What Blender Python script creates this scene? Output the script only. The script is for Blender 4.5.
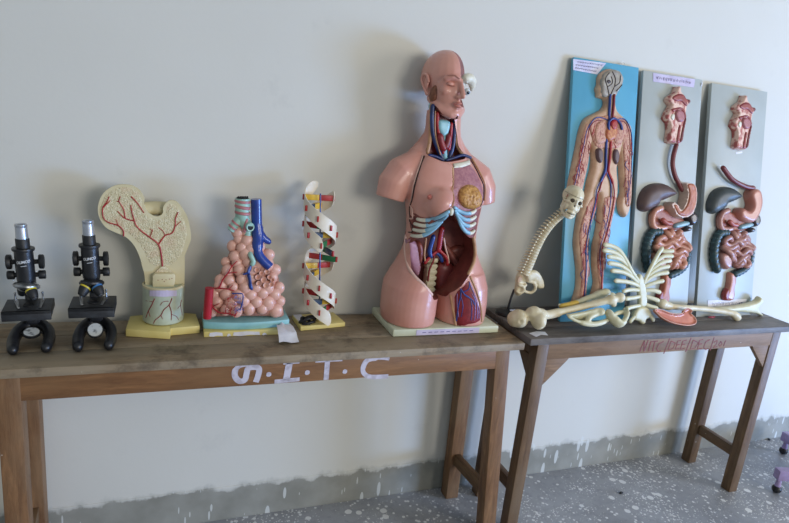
import bpy, bmesh, math, random
from mathutils import Vector, Matrix, Quaternion, noise
from mathutils.geometry import delaunay_2d_cdt

for o in list(bpy.data.objects):
    bpy.data.objects.remove(o)
scene = bpy.context.scene
COL = scene.collection
PI = math.pi

# ------------------------------------------------------------------ camera
IMG_W, IMG_H, FPX = 789.0, 523.0, 575.0
CAM = Vector((0.0, 0.0, 1.42))
_p, _r, _y = math.radians(14.0), math.radians(6.0), math.radians(21.8)
FW = Vector((math.sin(_y) * math.cos(_p), math.cos(_y) * math.cos(_p), -math.sin(_p)))
_rt = Vector((math.cos(_y), -math.sin(_y), 0.0))
_up = _rt.cross(FW)
RT = _rt * math.cos(_r) + _up * math.sin(_r)
UP = -_rt * math.sin(_r) + _up * math.cos(_r)
cd = bpy.data.cameras.new('camera')
cd.sensor_width = 36.0
cd.lens = 36.0 * FPX / IMG_W
cd.clip_start = 0.02
cam = bpy.data.objects.new('camera', cd)
COL.objects.link(cam)
m3 = Matrix((RT, UP, -FW)).transposed()
cam.matrix_world = Matrix.Translation(CAM) @ m3.to_4x4()
scene.camera = cam

# ------------------------------------------------------------------ light
world = bpy.data.worlds.new('room_ambient')
scene.world = world
world.use_nodes = True
bg = world.node_tree.nodes['Background']
bg.inputs[0].default_value = (0.80, 0.905, 1.0, 1)
bg.inputs[1].default_value = 0.49


def area_light(name, loc, target, sx, sy, power, color):
    d = bpy.data.lights.new(name, 'AREA')
    d.shape = 'RECTANGLE'
    d.size, d.size_y, d.energy, d.color = sx, sy, power, color
    o = bpy.data.objects.new(name, d)
    COL.objects.link(o)
    o.location = loc
    v = Vector(target) - Vector(loc)
    o.rotation_euler = v.to_track_quat('-Z', 'Y').to_euler()
    return o


area_light('window_daylight', (5.6, -1.7, 2.2), (0.8, 1.7, 1.1), 1.5, 1.6, 98, (1.0, 0.95, 0.87))
area_light('front_fill_light', (3.2, -4.2, 2.1), (0.8, 1.7, 1.0), 2.2, 1.6, 150, (1.0, 0.94, 0.85))  # added soft frontal fill behind the camera, evens the wall light; no real window
area_light('doorway_daylight', (5.3, -1.0, 0.50), (1.6, 1.6, 0.0), 1.4, 0.9, 235, (0.27, 0.50, 1.0))
vs = scene.view_settings
vs.view_transform = 'Standard'
vs.look = 'None'
vs.gamma = 1.0
vs.use_curve_mapping = False
vs.exposure = -0.2

# ------------------------------------------------------------------ pixel -> place


def ray(px, py):
    return FW * FPX + RT * (px - IMG_W / 2) - UP * (py - IMG_H / 2)


def at_y(px, py, y):
    d = ray(px, py)
    return CAM + d * ((y - CAM.y) / d.y)


def at_z(px, py, z):
    d = ray(px, py)
    return CAM + d * ((z - CAM.z) / d.z)


def at_plane(px, py, p0, n):
    d = ray(px, py)
    return CAM + d * ((Vector(p0) - CAM).dot(n) / d.dot(n))


# ------------------------------------------------------------------ materials
MATS = {}


def srgb(r, g=None, b=None):
    if g is None:
        r, g, b = r
    f = lambda c: (c / 255.0) / 12.92 if c / 255.0 <= 0.04045 else ((c / 255.0 + 0.055) / 1.055) ** 2.4
    return (f(r), f(g), f(b), 1.0)


def mat(name, col, rough=0.5, col2=None, scale=30.0, bump=0.0, bscale=None, metal=0.0, spec=0.5, detail=3.0, stretch=None, lo=0.35, hi=0.65, coat=0.0, sss=0.0):
    if name in MATS:
        return MATS[name]
    m = bpy.data.materials.new(name)
    MATS[name] = m
    m.use_nodes = True
    nt = m.node_tree
    b = nt.nodes['Principled BSDF']
    b.inputs['Roughness'].default_value = rough
    b.inputs['Metallic'].default_value = metal
    b.inputs['Specular IOR Level'].default_value = spec
    b.inputs['Coat Weight'].default_value = coat
    b.inputs['Coat Roughness'].default_value = 0.15
    b.inputs['Base Color'].default_value = srgb(col)
    tc = nt.nodes.new('ShaderNodeTexCoord')
    mp = nt.nodes.new('ShaderNodeMapping')
    nt.links.new(tc.outputs['Object'], mp.inputs[0])
    if stretch:
        mp.inputs['Scale'].default_value = stretch
    if col2 is None:
        col2 = tuple(max(0, c * 0.9) for c in col)
    n = nt.nodes.new('ShaderNodeTexNoise')
    n.inputs['Scale'].default_value = scale
    n.inputs['Detail'].default_value = detail
    nt.links.new(mp.outputs[0], n.inputs['Vector'])
    r = nt.nodes.new('ShaderNodeValToRGB')
    r.color_ramp.elements[0].position = lo
    r.color_ramp.elements[0].color = srgb(col2)
    r.color_ramp.elements[1].position = hi
    r.color_ramp.elements[1].color = srgb(col)
    nt.links.new(n.outputs[0], r.inputs[0])
    nt.links.new(r.outputs[0], b.inputs['Base Color'])
    if bump:
        n2 = nt.nodes.new('ShaderNodeTexNoise')
        n2.inputs['Scale'].default_value = bscale or scale * 3
        n2.inputs['Detail'].default_value = 3
        nt.links.new(mp.outputs[0], n2.inputs['Vector'])
        bp = nt.nodes.new('ShaderNodeBump')
        bp.inputs['Strength'].default_value = bump
        bp.inputs['Distance'].default_value = 0.004
        nt.links.new(n2.outputs[0], bp.inputs['Height'])
        nt.links.new(bp.outputs[0], b.inputs['Normal'])
    return m


class NB:
    """tiny node-graph helper"""

    def __init__(s, name, rough=0.6, spec=0.4):
        s.m = bpy.data.materials.new(name)
        MATS[name] = s.m
        s.m.use_nodes = True
        s.nt = s.m.node_tree
        s.b = s.nt.nodes['Principled BSDF']
        s.b.inputs['Roughness'].default_value = rough
        s.b.inputs['Specular IOR Level'].default_value = spec
        s.tc = s.nt.nodes.new('ShaderNodeTexCoord').outputs['Object']

    def link(s, a, b):
        s.nt.links.new(a, b)

    def mapping(s, scale=(1, 1, 1), rot=(0, 0, 0)):
        n = s.nt.nodes.new('ShaderNodeMapping')
        n.inputs['Scale'].default_value = scale
        n.inputs['Rotation'].default_value = rot
        s.link(s.tc, n.inputs[0])
        return n.outputs[0]

    def noise(s, scale, vec=None, detail=3.0, dist=0.0, rough=0.5):
        n = s.nt.nodes.new('ShaderNodeTexNoise')
        n.inputs['Scale'].default_value = scale
        n.inputs['Detail'].default_value = detail
        n.inputs['Distortion'].default_value = dist
        n.inputs['Roughness'].default_value = rough
        s.link(vec or s.tc, n.inputs['Vector'])
        return n.outputs[0]

    def voronoi(s, scale, vec=None, feature='F1', out='Distance', rnd=1.0):
        n = s.nt.nodes.new('ShaderNodeTexVoronoi')
        n.feature = feature
        n.inputs['Scale'].default_value = scale
        n.inputs['Randomness'].default_value = rnd
        s.link(vec or s.tc, n.inputs['Vector'])
        return n.outputs[out]

    def math(s, op, a, b=0.0, c=None):
        n = s.nt.nodes.new('ShaderNodeMath')
        n.operation = op
        for i, v in enumerate((a, b) if c is None else (a, b, c)):
            if isinstance(v, (int, float)):
                n.inputs[i].default_value = v
            else:
                s.link(v, n.inputs[i])
        return n.outputs[0]

    def ramp(s, fac, stops):
        n = s.nt.nodes.new('ShaderNodeValToRGB')
        e = n.color_ramp.elements
        while len(e) < len(stops):
            e.new(0.5)
        for i, (p, c) in enumerate(stops):
            e[i].position = p
            e[i].color = c if len(c) == 4 else srgb(c)
        s.link(fac, n.inputs[0])
        return n.outputs[0]

    def mix(s, fac, a, b):
        n = s.nt.nodes.new('ShaderNodeMix')
        n.data_type = 'RGBA'
        for sock, v in ((n.inputs[0], fac), (n.inputs[6], a), (n.inputs[7], b)):
            if isinstance(v, (int, float)):
                sock.default_value = v
            elif isinstance(v, tuple):
                sock.default_value = srgb(v)
            else:
                s.link(v, sock)
        return n.outputs[2]

    def sep(s):
        n = s.nt.nodes.new('ShaderNodeSeparateXYZ')
        s.link(s.tc, n.inputs[0])
        return n.outputs

    def color(s, c):
        s.link(c, s.b.inputs['Base Color'])

    def rough(s, c):
        s.link(c, s.b.inputs['Roughness'])

    def bump(s, h, strength=0.3, dist=0.004):
        n = s.nt.nodes.new('ShaderNodeBump')
        n.inputs['Strength'].default_value = strength
        n.inputs['Distance'].default_value = dist
        s.link(h, n.inputs['Height'])
        s.link(n.outputs[0], s.b.inputs['Normal'])


def step01(nb, v, lo, hi):
    n = nb.nt.nodes.new('ShaderNodeMapRange')
    n.inputs[1].default_value = lo
    n.inputs[2].default_value = hi
    nb.link(v, n.inputs[0])
    return n.outputs[0]


# ------------------------------------------------------------------ mesh building
class MB:
    def __init__(s):
        s.v, s.f, s.mi = [], [], []
        s.cur = 0

    def add(s, vs_, fs_):
        k = len(s.v)
        s.v += [Vector(p) for p in vs_]
        s.f += [tuple(i + k for i in f) for f in fs_]
        s.mi += [s.cur] * len(fs_)
        return s

    def box(s, c, size, rot=None):
        hx, hy, hz = size[0] / 2, size[1] / 2, size[2] / 2
        pts = [Vector((x, y, z)) for x in (-hx, hx) for y in (-hy, hy) for z in (-hz, hz)]
        if rot is not None:
            pts = [rot @ p for p in pts]
        c = Vector(c)
        return s.add([p + c for p in pts], [(0, 1, 3, 2), (4, 6, 7, 5), (0, 4, 5, 1), (2, 3, 7, 6), (0, 2, 6, 4), (1, 5, 7, 3)])

    def hexa(s, bot, top):
        """8 corner solid from two quads listed counter-clockwise seen from above"""
        return s.add(list(bot) + list(top), [(3, 2, 1, 0), (4, 5, 6, 7), (0, 1, 5, 4), (1, 2, 6, 5), (2, 3, 7, 6), (3, 0, 4, 7)])

    def prism(s, pts, off):
        """pts: 3-D polygon, off: extrusion vector"""
        n = len(pts)
        pts = [Vector(p) for p in pts]
        off = Vector(off)
        vs_ = pts + [p + off for p in pts]
        nrm = Vector((0, 0, 0))
        for i in range(n):
            nrm += pts[i].cross(pts[(i + 1) % n])
        fl = nrm.dot(off) > 0
        a, b = tuple(range(n)), tuple(range(n, 2 * n))
        fs_ = [a[::-1] if fl else a, b if fl else b[::-1]]
        for i in range(n):
            j = (i + 1) % n
            q = (i, j, j + n, i + n)
            fs_.append(q if fl else q[::-1])
        return s.add(vs_, fs_)

    def tube(s, path, radii, n=8, flat=1.0, side=None, caps=True, round_cap=True):
        path = [Vector(p) for p in path]
        if isinstance(radii, (int, float)):
            radii = [radii] * len(path)
        radii = list(radii)
        if round_cap and caps and len(path) >= 2:
            for e in (0, -1):
                i2 = 1 if e == 0 else -2
                d = (path[e] - path[i2]).normalized()
                r = radii[e]
                if e == 0:
                    path.insert(0, path[0] + d * r * 0.6)
                    radii.insert(0, r * 0.75)
                    path.insert(0, path[1] + d * r * 0.9)
                    radii.insert(0, r * 0.3)
                    path[0] = path[2] + d * r * 0.95
                else:
                    p0 = path[-1]
                    path += [p0 + d * r * 0.6, p0 + d * r * 0.95]
                    radii += [r * 0.75, r * 0.3]
        rings = []
        prev = None
        for i, p in enumerate(path):
            t = (path[min(i + 1, len(path) - 1)] - path[max(i - 1, 0)])
            if t.length < 1e-9:
                t = Vector((0, 0, 1))
            t.normalize()
            if prev is None:
                a = Vector(side) if side is not None else (Vector((0, 0, 1)) if abs(t.z) < 0.9 else Vector((1, 0, 0)))
                u = (a - t * a.dot(t)).normalized()
            else:
                if side is not None:
                    a = Vector(side)
                    u = (a - t * a.dot(t)).normalized()
                else:
                    u = (prev - t * prev.dot(t)).normalized()
            prev = u
            w = t.cross(u)
            rings.append([p + (u * math.cos(k * 2 * PI / n) + w * math.sin(k * 2 * PI / n) * flat) * radii[i] for k in range(n)])
        return s.loft(rings, caps)

    def loft(s, rings, caps=True, closed=True):
        n = len(rings[0])
        vs_ = [p for r in rings for p in r]
        fs_ = []
        for i in range(len(rings) - 1):
            for k in range(n if closed else n - 1):
                k2 = (k + 1) % n
                fs_.append((i * n + k, i * n + k2, (i + 1) * n + k2, (i + 1) * n + k))
        if caps:
            fs_.append(tuple(range(n))[::-1])
            fs_.append(tuple(range((len(rings) - 1) * n, len(rings) * n)))
        return s.add(vs_, fs_)

    def lathe(s, prof, n=20, c=(0, 0, 0), axis=(0, 0, 1), caps=True):
        q = Vector((0, 0, 1)).rotation_difference(Vector(axis).normalized())
        c = Vector(c)
        rings = [[c + q @ Vector((r * math.cos(2 * PI * k / n), r * math.sin(2 * PI * k / n), z)) for k in range(n)] for r, z in prof]
        return s.loft(rings, caps)

    def ell(s, c, r, rot=None, n=12, m=8):
        if isinstance(r, (int, float)):
            r = (r, r, r)
        c = Vector(c)
        vs_ = []
        f = (lambda p: c + (rot @ p if rot is not None else p))
        for i in range(1, m):
            th = PI * i / m
            for k in range(n):
                ph = 2 * PI * k / n
                vs_.append(f(Vector((r[0] * math.sin(th) * math.cos(ph), r[1] * math.sin(th) * math.sin(ph), r[2] * math.cos(th)))))
        top, bot = len(vs_), len(vs_) + 1
        vs_ += [f(Vector((0, 0, r[2]))), f(Vector((0, 0, -r[2])))]
        fs_ = []
        for k in range(n):
            k2 = (k + 1) % n
            fs_.append((top, k, k2))
            fs_.append((bot, (m - 2) * n + k2, (m - 2) * n + k))
            for i in range(m - 2):
                fs_.append((i * n + k, (i + 1) * n + k, (i + 1) * n + k2, i * n + k2))
        return s.add(vs_, fs_)

    def mesh(s, name):
        me = bpy.data.meshes.new(name)
        me.from_pydata(s.v, [], s.f)
        me.polygons.foreach_set('material_index', s.mi)
        me.update()
        return me


def link(o):
    COL.objects.link(o)
    return o


def tag(o, label=None, cat=None, group=None, kind=None):
    if label:
        o['label'] = label
    if cat:
        o['category'] = cat
    if group:
        o['group'] = group
    if kind:
        o['kind'] = kind
    return o


def thing(name, label, cat, loc, rotz=0.0, group=None):
    o = link(bpy.data.objects.new(name, None))
    o.empty_display_size = 0.05
    o.location = loc
    o.rotation_euler = (0, 0, rotz)
    o.matrix_basis = Matrix.Translation(Vector(loc)) @ Matrix.Rotation(rotz, 4, 'Z')
    return tag(o, label, cat, group)


def xf(o):
    m = o.matrix_basis.copy()
    if o.parent:
        m = xf(o.parent) @ m
    return m


def shade(me, angle=40):
    if angle is None:
        return
    if angle >= 180:
        me.polygons.foreach_set('use_smooth', [True] * len(me.polygons))
        return
    bm = bmesh.new()
    bm.from_mesh(me)
    a = math.radians(angle)
    for f in bm.faces:
        f.smooth = True
    for e in bm.edges:
        if len(e.link_faces) == 2:
            e.smooth = e.calc_face_angle(0) < a
    bm.to_mesh(me)
    bm.free()


def part(name, mb, material, parent=None, world=False, bevel=0.0, smooth=40, label=None, segs=2):
    me = mb.mesh(name) if isinstance(mb, MB) else mb
    if world and parent is not None:
        me.transform(xf(parent).inverted())
    if bevel:
        bm = bmesh.new()
        bm.from_mesh(me)
        bmesh.ops.bevel(bm, geom=[e for e in bm.edges if len(e.link_faces) == 2 and e.calc_face_angle(0) > math.radians(30)], offset=bevel, segments=segs, affect='EDGES', profile=0.5, clamp_overlap=True)
        bm.to_mesh(me)
        bm.free()
    bm = bmesh.new()
    bm.from_mesh(me)
    bmesh.ops.recalc_face_normals(bm, faces=bm.faces[:])
    bm.to_mesh(me)
    bm.free()
    shade(me, smooth)
    for mm in (material if isinstance(material, (list, tuple)) else [material]):
        me.materials.append(mm)
    o = link(bpy.data.objects.new(name, me))
    if parent is not None:
        o.parent = parent
    if label:
        o['label'] = label
    return o


def solo(name, mb, material, label, cat, group=None, bevel=0.0, smooth=40, kind=None):
    """a thing that is one mesh: origin at its base"""
    me = mb.mesh(name) if isinstance(mb, MB) else mb
    xs = [v.co for v in me.vertices]
    c = Vector((sum(v.x for v in xs) / len(xs), sum(v.y for v in xs) / len(xs), min(v.z for v in xs)))
    me.transform(Matrix.Translation(-c))
    o = part(name, me, material, None, bevel=bevel, smooth=smooth)
    o.location = c
    return tag(o, label, cat, group, kind)


def bake(ob):
    dg = bpy.context.evaluated_depsgraph_get()
    me = bpy.data.meshes.new_from_object(ob.evaluated_get(dg))
    return me


def organic(mb, voxel, smooth=6, factor=0.5, decimate=None):
    """fuse overlapping shapes into one continuous skin"""
    me = mb.mesh('tmp') if isinstance(mb, MB) else mb
    bm = bmesh.new()
    bm.from_mesh(me)
    bmesh.ops.recalc_face_normals(bm, faces=bm.faces[:])
    bm.to_mesh(me)
    bm.free()
    ob = link(bpy.data.objects.new('tmp', me))
    r = ob.modifiers.new('r', 'REMESH')
    r.mode = 'VOXEL'
    r.voxel_size = voxel
    if smooth:
        s = ob.modifiers.new('s', 'SMOOTH')
        s.factor = factor
        s.iterations = smooth
    if decimate:
        d = ob.modifiers.new('d', 'DECIMATE')
        d.ratio = decimate
    out = bake(ob)
    bpy.data.objects.remove(ob)
    return out


def boolean(me, ops):
    """ops: list of (operation, mesh); cutters keep their own material slots"""
    ob = link(bpy.data.objects.new('tmp', me))
    tmp = []
    for op, cm in ops:
        co = link(bpy.data.objects.new('cut', cm))
        tmp.append(co)
        b = ob.modifiers.new('b', 'BOOLEAN')
        b.operation = op
        b.solver = 'EXACT'
        b.material_mode = 'TRANSFER'
        b.object = co
    out = bake(ob)
    bpy.data.objects.remove(ob)
    for t in tmp:
        bpy.data.objects.remove(t)
    return out


def spline(pts, n=6, closed=False):
    """Catmull-Rom through the points (2-D or 3-D)"""
    pts = [Vector(p) for p in pts]
    out = []
    m = len(pts)
    for i in range(m if closed else m - 1):
        p0 = pts[(i - 1) % m] if closed or i > 0 else pts[0]
        p1, p2 = pts[i], pts[(i + 1) % m]
        p3 = pts[(i + 2) % m] if closed or i + 2 < m else pts[-1]
        for k in range(n):
            t = k / n
            out.append(0.5 * ((2 * p1) + (p2 - p0) * t + (2 * p0 - 5 * p1 + 4 * p2 - p3) * t * t + (3 * p1 - p0 - 3 * p2 + p3) * t ** 3))
    if not closed:
        out.append(pts[-1])
    return out


def inside(p, poly):
    c = False
    n = len(poly)
    j = n - 1
    for i in range(n):
        a, b = poly[i], poly[j]
        if (a[1] > p[1]) != (b[1] > p[1]) and p[0] < (b[0] - a[0]) * (p[1] - a[1]) / (b[1] - a[1]) + a[0]:
            c = not c
        j = i
    return c


def edge_dist(p, poly):
    best = 1e9
    n = len(poly)
    for i in range(n):
        a, b = poly[i], poly[(i + 1) % n]
        dx, dy = b[0] - a[0], b[1] - a[1]
        l2 = dx * dx + dy * dy
        t = 0 if l2 == 0 else max(0, min(1, ((p[0] - a[0]) * dx + (p[1] - a[1]) * dy) / l2))
        ex, ey = a[0] + dx * t - p[0], a[1] + dy * t - p[1]
        d = ex * ex + ey * ey
        if d < best:
            best = d
    return math.sqrt(best)


def puff(poly, h, w, res, to3, base=0.0, back=0.0, hf=None, mb=None):
    """a pillow-like relief over a 2-D outline: rises from `base` at the rim to base+h at w from the rim.
    to3(u, v, n) gives the place in 3-D; hf(u, v, t) may change the height; back = level of the flat rear."""
    mb = mb or MB()
    poly = [Vector((p[0], p[1])) for p in poly]
    # keep outline segments about res long
    ol = []
    for i, p in enumerate(poly):
        q = poly[(i + 1) % len(poly)]
        k = max(1, int((q - p).length / (res * 1.4)))
        for j in range(k):
            ol.append(p.lerp(q, j / k))
    poly = ol
    x0, x1 = min(p.x for p in poly), max(p.x for p in poly)
    y0, y1 = min(p.y for p in poly), max(p.y for p in poly)
    pts = list(poly)
    nb = len(poly)
    rnd = random.Random(3)
    y = y0 + res / 2
    row = 0
    while y < y1:
        x = x0 + (res / 2 if row % 2 else res)
        while x < x1:
            p = Vector((x + rnd.uniform(-.1, .1) * res, y + rnd.uniform(-.1, .1) * res))
            if inside(p, poly) and edge_dist(p, poly) > res * 0.45:
                pts.append(p)
            x += res
        y += res * 0.87
        row += 1
    vo, _, fo, ovo, _, _ = delaunay_2d_cdt(pts, [], [list(range(nb))], 1, 1e-7)

    def height(p):
        t = min(1.0, edge_dist(p, poly) / w)
        g = math.sqrt(max(0.0, 1 - (1 - t) ** 2)) * h + base
        if hf:
            g = hf(p.x, p.y, t, g)
        return g
    top = [to3(p.x, p.y, height(p)) for p in vo]
    fs_ = []
    for f in fo:
        a = [vo[i] for i in f]
        s = sum(a[i].x * a[(i + 1) % len(a)].y - a[(i + 1) % len(a)].x * a[i].y for i in range(len(a)))
        fs_.append(tuple(f) if s > 0 else tuple(f)[::-1])
    k = len(top)
    # rim wall and flat rear
    ring = [None] * nb
    for i, orig in enumerate(ovo):
        for q in orig:
            if q < nb:
                ring[q] = i
    ring = [r for r in ring if r is not None]
    area = sum(poly[i].x * poly[(i + 1) % nb].y - poly[(i + 1) % nb].x * poly[i].y for i in range(nb))
    if area < 0:
        ring = ring[::-1]
    bk = [to3(vo[i].x, vo[i].y, back) for i in ring]
    vs_ = top + bk
    n = len(ring)
    for i in range(n):
        j = (i + 1) % n
        if ring[i] != ring[j]:
            fs_.append((ring[i], k + i, k + j, ring[j]))
    fs_.append(tuple(k + i for i in range(n))[::-1])
    mb.add(vs_, fs_)
    return mb


def copy_thing(root, loc, rotz=0.0, **kw):
    r = link(root.copy())
    r.location = loc
    r.rotation_euler = (0, 0, rotz)
    for ch in list(root.children):
        c = link(ch.copy())
        c.parent = r
        for g in list(ch.children):
            d = link(g.copy())
            d.parent = c
    tag(r, **kw)
    return r


def text_mesh(body, size, ext=0.0002, align='CENTER', shear=0.0, bold=0.0):
    cu = bpy.data.curves.new('txt', 'FONT')
    cu.body = body
    cu.size = size
    cu.extrude = ext
    cu.align_x = align
    cu.align_y = 'CENTER'
    cu.shear = shear
    cu.offset = bold
    cu.resolution_u = 3
    ob = link(bpy.data.objects.new('txt', cu))
    me = bake(ob)
    bpy.data.objects.remove(ob)
    return me


def text_part(name, body, size, material, parent, origin, xdir, ydir, **kw):
    """flat print on a surface, placed by origin (world) and the directions it reads along"""
    me = text_mesh(body, size, **kw)
    x, y = Vector(xdir).normalized(), Vector(ydir).normalized()
    z = x.cross(y)
    me.transform(Matrix.Translation(Vector(origin)) @ Matrix((x, y, z)).transposed().to_4x4())
    return part(name, me, material, parent, world=True, smooth=None)


def frame(x, y, z):
    return Matrix((Vector(x), Vector(y), Vector(z))).transposed()

# ================================================================== ROOM
WALL_Y = 1.785
T_Z = 0.76      # top of the plain table
U_Z = 0.775     # top of the braced table

# painted wall above, bare cement band below, with drips and flakes of paint
nb = NB('wall_paint', 0.7, 0.25)
xyz = nb.sep()
n1 = nb.noise(1.3, detail=4)
n2 = nb.noise(14, detail=5)
n3 = nb.noise(60, nb.mapping((1, 1, .35)), detail=4, rough=.7)
paint = nb.mix(step01(nb, n1, .35, .7), (203, 201, 192), (209, 207, 198))
paint = nb.mix(step01(nb, nb.noise(5, detail=6, rough=.65), .62, .8), paint, (196, 194, 186))
edge = nb.math('ADD', nb.math('MULTIPLY', nb.math('SUBTRACT', n2, .5), .09), nb.math('MULTIPLY', nb.math('SUBTRACT', n3, .5), .022))
zz = nb.math('ADD', xyz[2], edge)
cem = nb.mix(step01(nb, nb.noise(9, detail=6), .35, .65), (132, 131, 122), (150, 149, 140))
fade = nb.mix(step01(nb, zz, .127, .142), (188, 187, 179), paint)
colr = nb.mix(step01(nb, zz, .118, .127), cem, fade)
vd = nb.voronoi(30, nb.mapping((1, 1, .24), (0, .12, 0)))
vm = nb.math('LESS_THAN', vd, nb.math('MULTIPLY', step01(nb, nb.noise(3.1, detail=2), .42, .64), .26))
vs2 = nb.math('LESS_THAN', nb.voronoi(75, nb.mapping((1, 1, .16), (0, -.16, 0))), nb.math('MULTIPLY', step01(nb, nb.noise(4.5, detail=2), .40, .66), .27))
vm = nb.math('MULTIPLY', nb.math('MAXIMUM', vm, vs2), nb.math('LESS_THAN', zz, .15))
colr = nb.mix(nb.math('MULTIPLY', vm, .7), colr, (208, 210, 205))
nb.color(colr)
nb.bump(nb.math('ADD', nb.math('MULTIPLY', nb.noise(90, detail=3), .25), nb.noise(6, detail=3)), .12, .006)
M_WALL = nb.m

nb = NB('floor_concrete', 0.42, 0.45)
base = nb.ramp(nb.noise(2.6, detail=6, rough=.6), [(.3, (132, 133, 136)), (.5, (154, 156, 160)), (.72, (168, 170, 174))])
base = nb.mix(nb.math('MULTIPLY', step01(nb, nb.noise(38, detail=4, rough=.7), .5, .72), .35), base, (96, 97, 100))
d1 = nb.noise(30, detail=2, dist=1.0)
fl = nb.math('LESS_THAN', nb.math('ADD', nb.voronoi(16), nb.math('MULTIPLY', d1, .16)), nb.math('MULTIPLY', step01(nb, nb.noise(2.0, detail=2), .26, .56), .30))
fl2 = nb.math('LESS_THAN', nb.math('ADD', nb.voronoi(42), nb.math('MULTIPLY', d1, .10)), nb.math('MULTIPLY', step01(nb, nb.noise(2.9, detail=2), .26, .52), .30))
fl3 = nb.math('LESS_THAN', nb.voronoi(95), nb.math('MULTIPLY', step01(nb, nb.noise(5, detail=2), .32, .6), .30))
fleck = nb.math('MAXIMUM', fl, nb.math('MAXIMUM', fl2, fl3))
nb.color(nb.mix(nb.math('MULTIPLY', fleck, .85), base, (228, 229, 228)))
nb.rough(nb.ramp(nb.noise(11, detail=4), [(.3, (.34, .34, .34, 1)), (.7, (.52, .52, .52, 1))]))
nb.bump(nb.math('ADD', nb.noise(24, detail=4), nb.math('MULTIPLY', fleck, .15)), .12, .004)
M_FLOOR = nb.m

mb = MB().box((1.2, WALL_Y + .06, 1.5), (9.0, .12, 3.0))
tag(part('wall_back', mb, M_WALL, smooth=None), kind='structure')
mb = MB().box((1.2, WALL_Y - .0002, .066), (9.0, .004, .132))
tag(part('baseboard_back', mb, M_WALL, smooth=None, bevel=.003), kind='structure')
mb = MB().box((1.2, -.6, -.03), (9.0, 4.9, .06))
tag(part('floor', mb, M_FLOOR, smooth=None), kind='structure')


# ================================================================== TABLES
def wood(name, light, dark, worn=None, axis='x', amount=0.5, rough=.6, dirt=None):
    nb = NB(name, rough, .35)
    sc = {'x': (1, 9, 9), 'z': (9, 9, 1), 'y': (9, 1, 9)}[axis]
    v = nb.mapping(sc)
    g = nb.noise(5.5, v, detail=6, dist=.6, rough=.62)
    col = nb.ramp(g, [(.28, dark), (.52, tuple((a + b) / 2 for a, b in zip(light, dark))), (.72, light)])
    fine = nb.noise(26, v, detail=4, rough=.7)
    col = nb.mix(nb.math('MULTIPLY', step01(nb, fine, .48, .75), .35), col, tuple(c * .55 for c in dark))
    if worn:
        w = step01(nb, nb.noise(3.0, nb.mapping({'x': (1, 2.5, 2.5), 'z': (2.5, 2.5, 1), 'y': (2.5, 1, 2.5)}[axis]), detail=6, rough=.68), .5 - .16 * amount, .74 - .2 * amount)
        col = nb.mix(nb.math('MULTIPLY', w, .8), col, worn)
    if dirt:
        d = step01(nb, nb.noise(7, detail=6, rough=.7), .52, .66)
        col = nb.mix(nb.math('MULTIPLY', d, .75), col, dirt)
    sp = nb.math('LESS_THAN', nb.voronoi(34), nb.math('MULTIPLY', step01(nb, nb.noise(6, detail=1), .55, .8), .16))
    col = nb.mix(nb.math('MULTIPLY', sp, .6), col, (196, 190, 178))
    nb.color(col)
    nb.bump(nb.math('ADD', g, nb.math('MULTIPLY', fine, .6)), .28, .003)
    return nb.m


W_TOP = wood('worn_table_top_wood', (162, 136, 104), (92, 74, 54), (152, 138, 116), 'x', .9, .62, (76, 64, 52))
W_APR = wood('brown_varnished_wood', (158, 114, 74), (106, 72, 46), (130, 96, 64), 'x', .3, .5)
W_LEG = wood('brown_leg_wood', (150, 111, 75), (98, 68, 44), (130, 103, 75), 'z', .5, .55)
W_STR = wood('brown_stretcher_wood', (130, 98, 64), (82, 60, 40), (122, 96, 68), 'y', .5, .55)
G_TOP = wood('grey_table_top_wood', (106, 98, 92), (62, 56, 52), (126, 120, 116), 'x', .6, .55)
G_APR = wood('grey_brown_apron_wood', (156, 124, 92), (106, 80, 58), (138, 112, 88), 'x', .6, .6)
G_LEG = wood('dark_leg_wood', (134, 104, 74), (86, 64, 44), (116, 96, 74), 'z', .4, .5)
G_STR = wood('dark_stretcher_wood', (128, 98, 70), (80, 60, 42), (112, 92, 70), 'y', .4, .5)
M_LETTER = mat('white_sign_paint', (196, 190, 200), .6, (172, 164, 172), 60, lo=.36, hi=.55)
M_REDINK = mat('red_marker_paint', (132, 52, 40), .6, (112, 46, 36), 90)


def leg(bot, top, w, d):
    b, t = Vector(bot), Vector(top)
    q = lambda c: [c + Vector((-w / 2, -d / 2, 0)), c + Vector((w / 2, -d / 2, 0)), c + Vector((w / 2, d / 2, 0)), c + Vector((-w / 2, d / 2, 0))]
    return MB().hexa(q(b), q(t))


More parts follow.
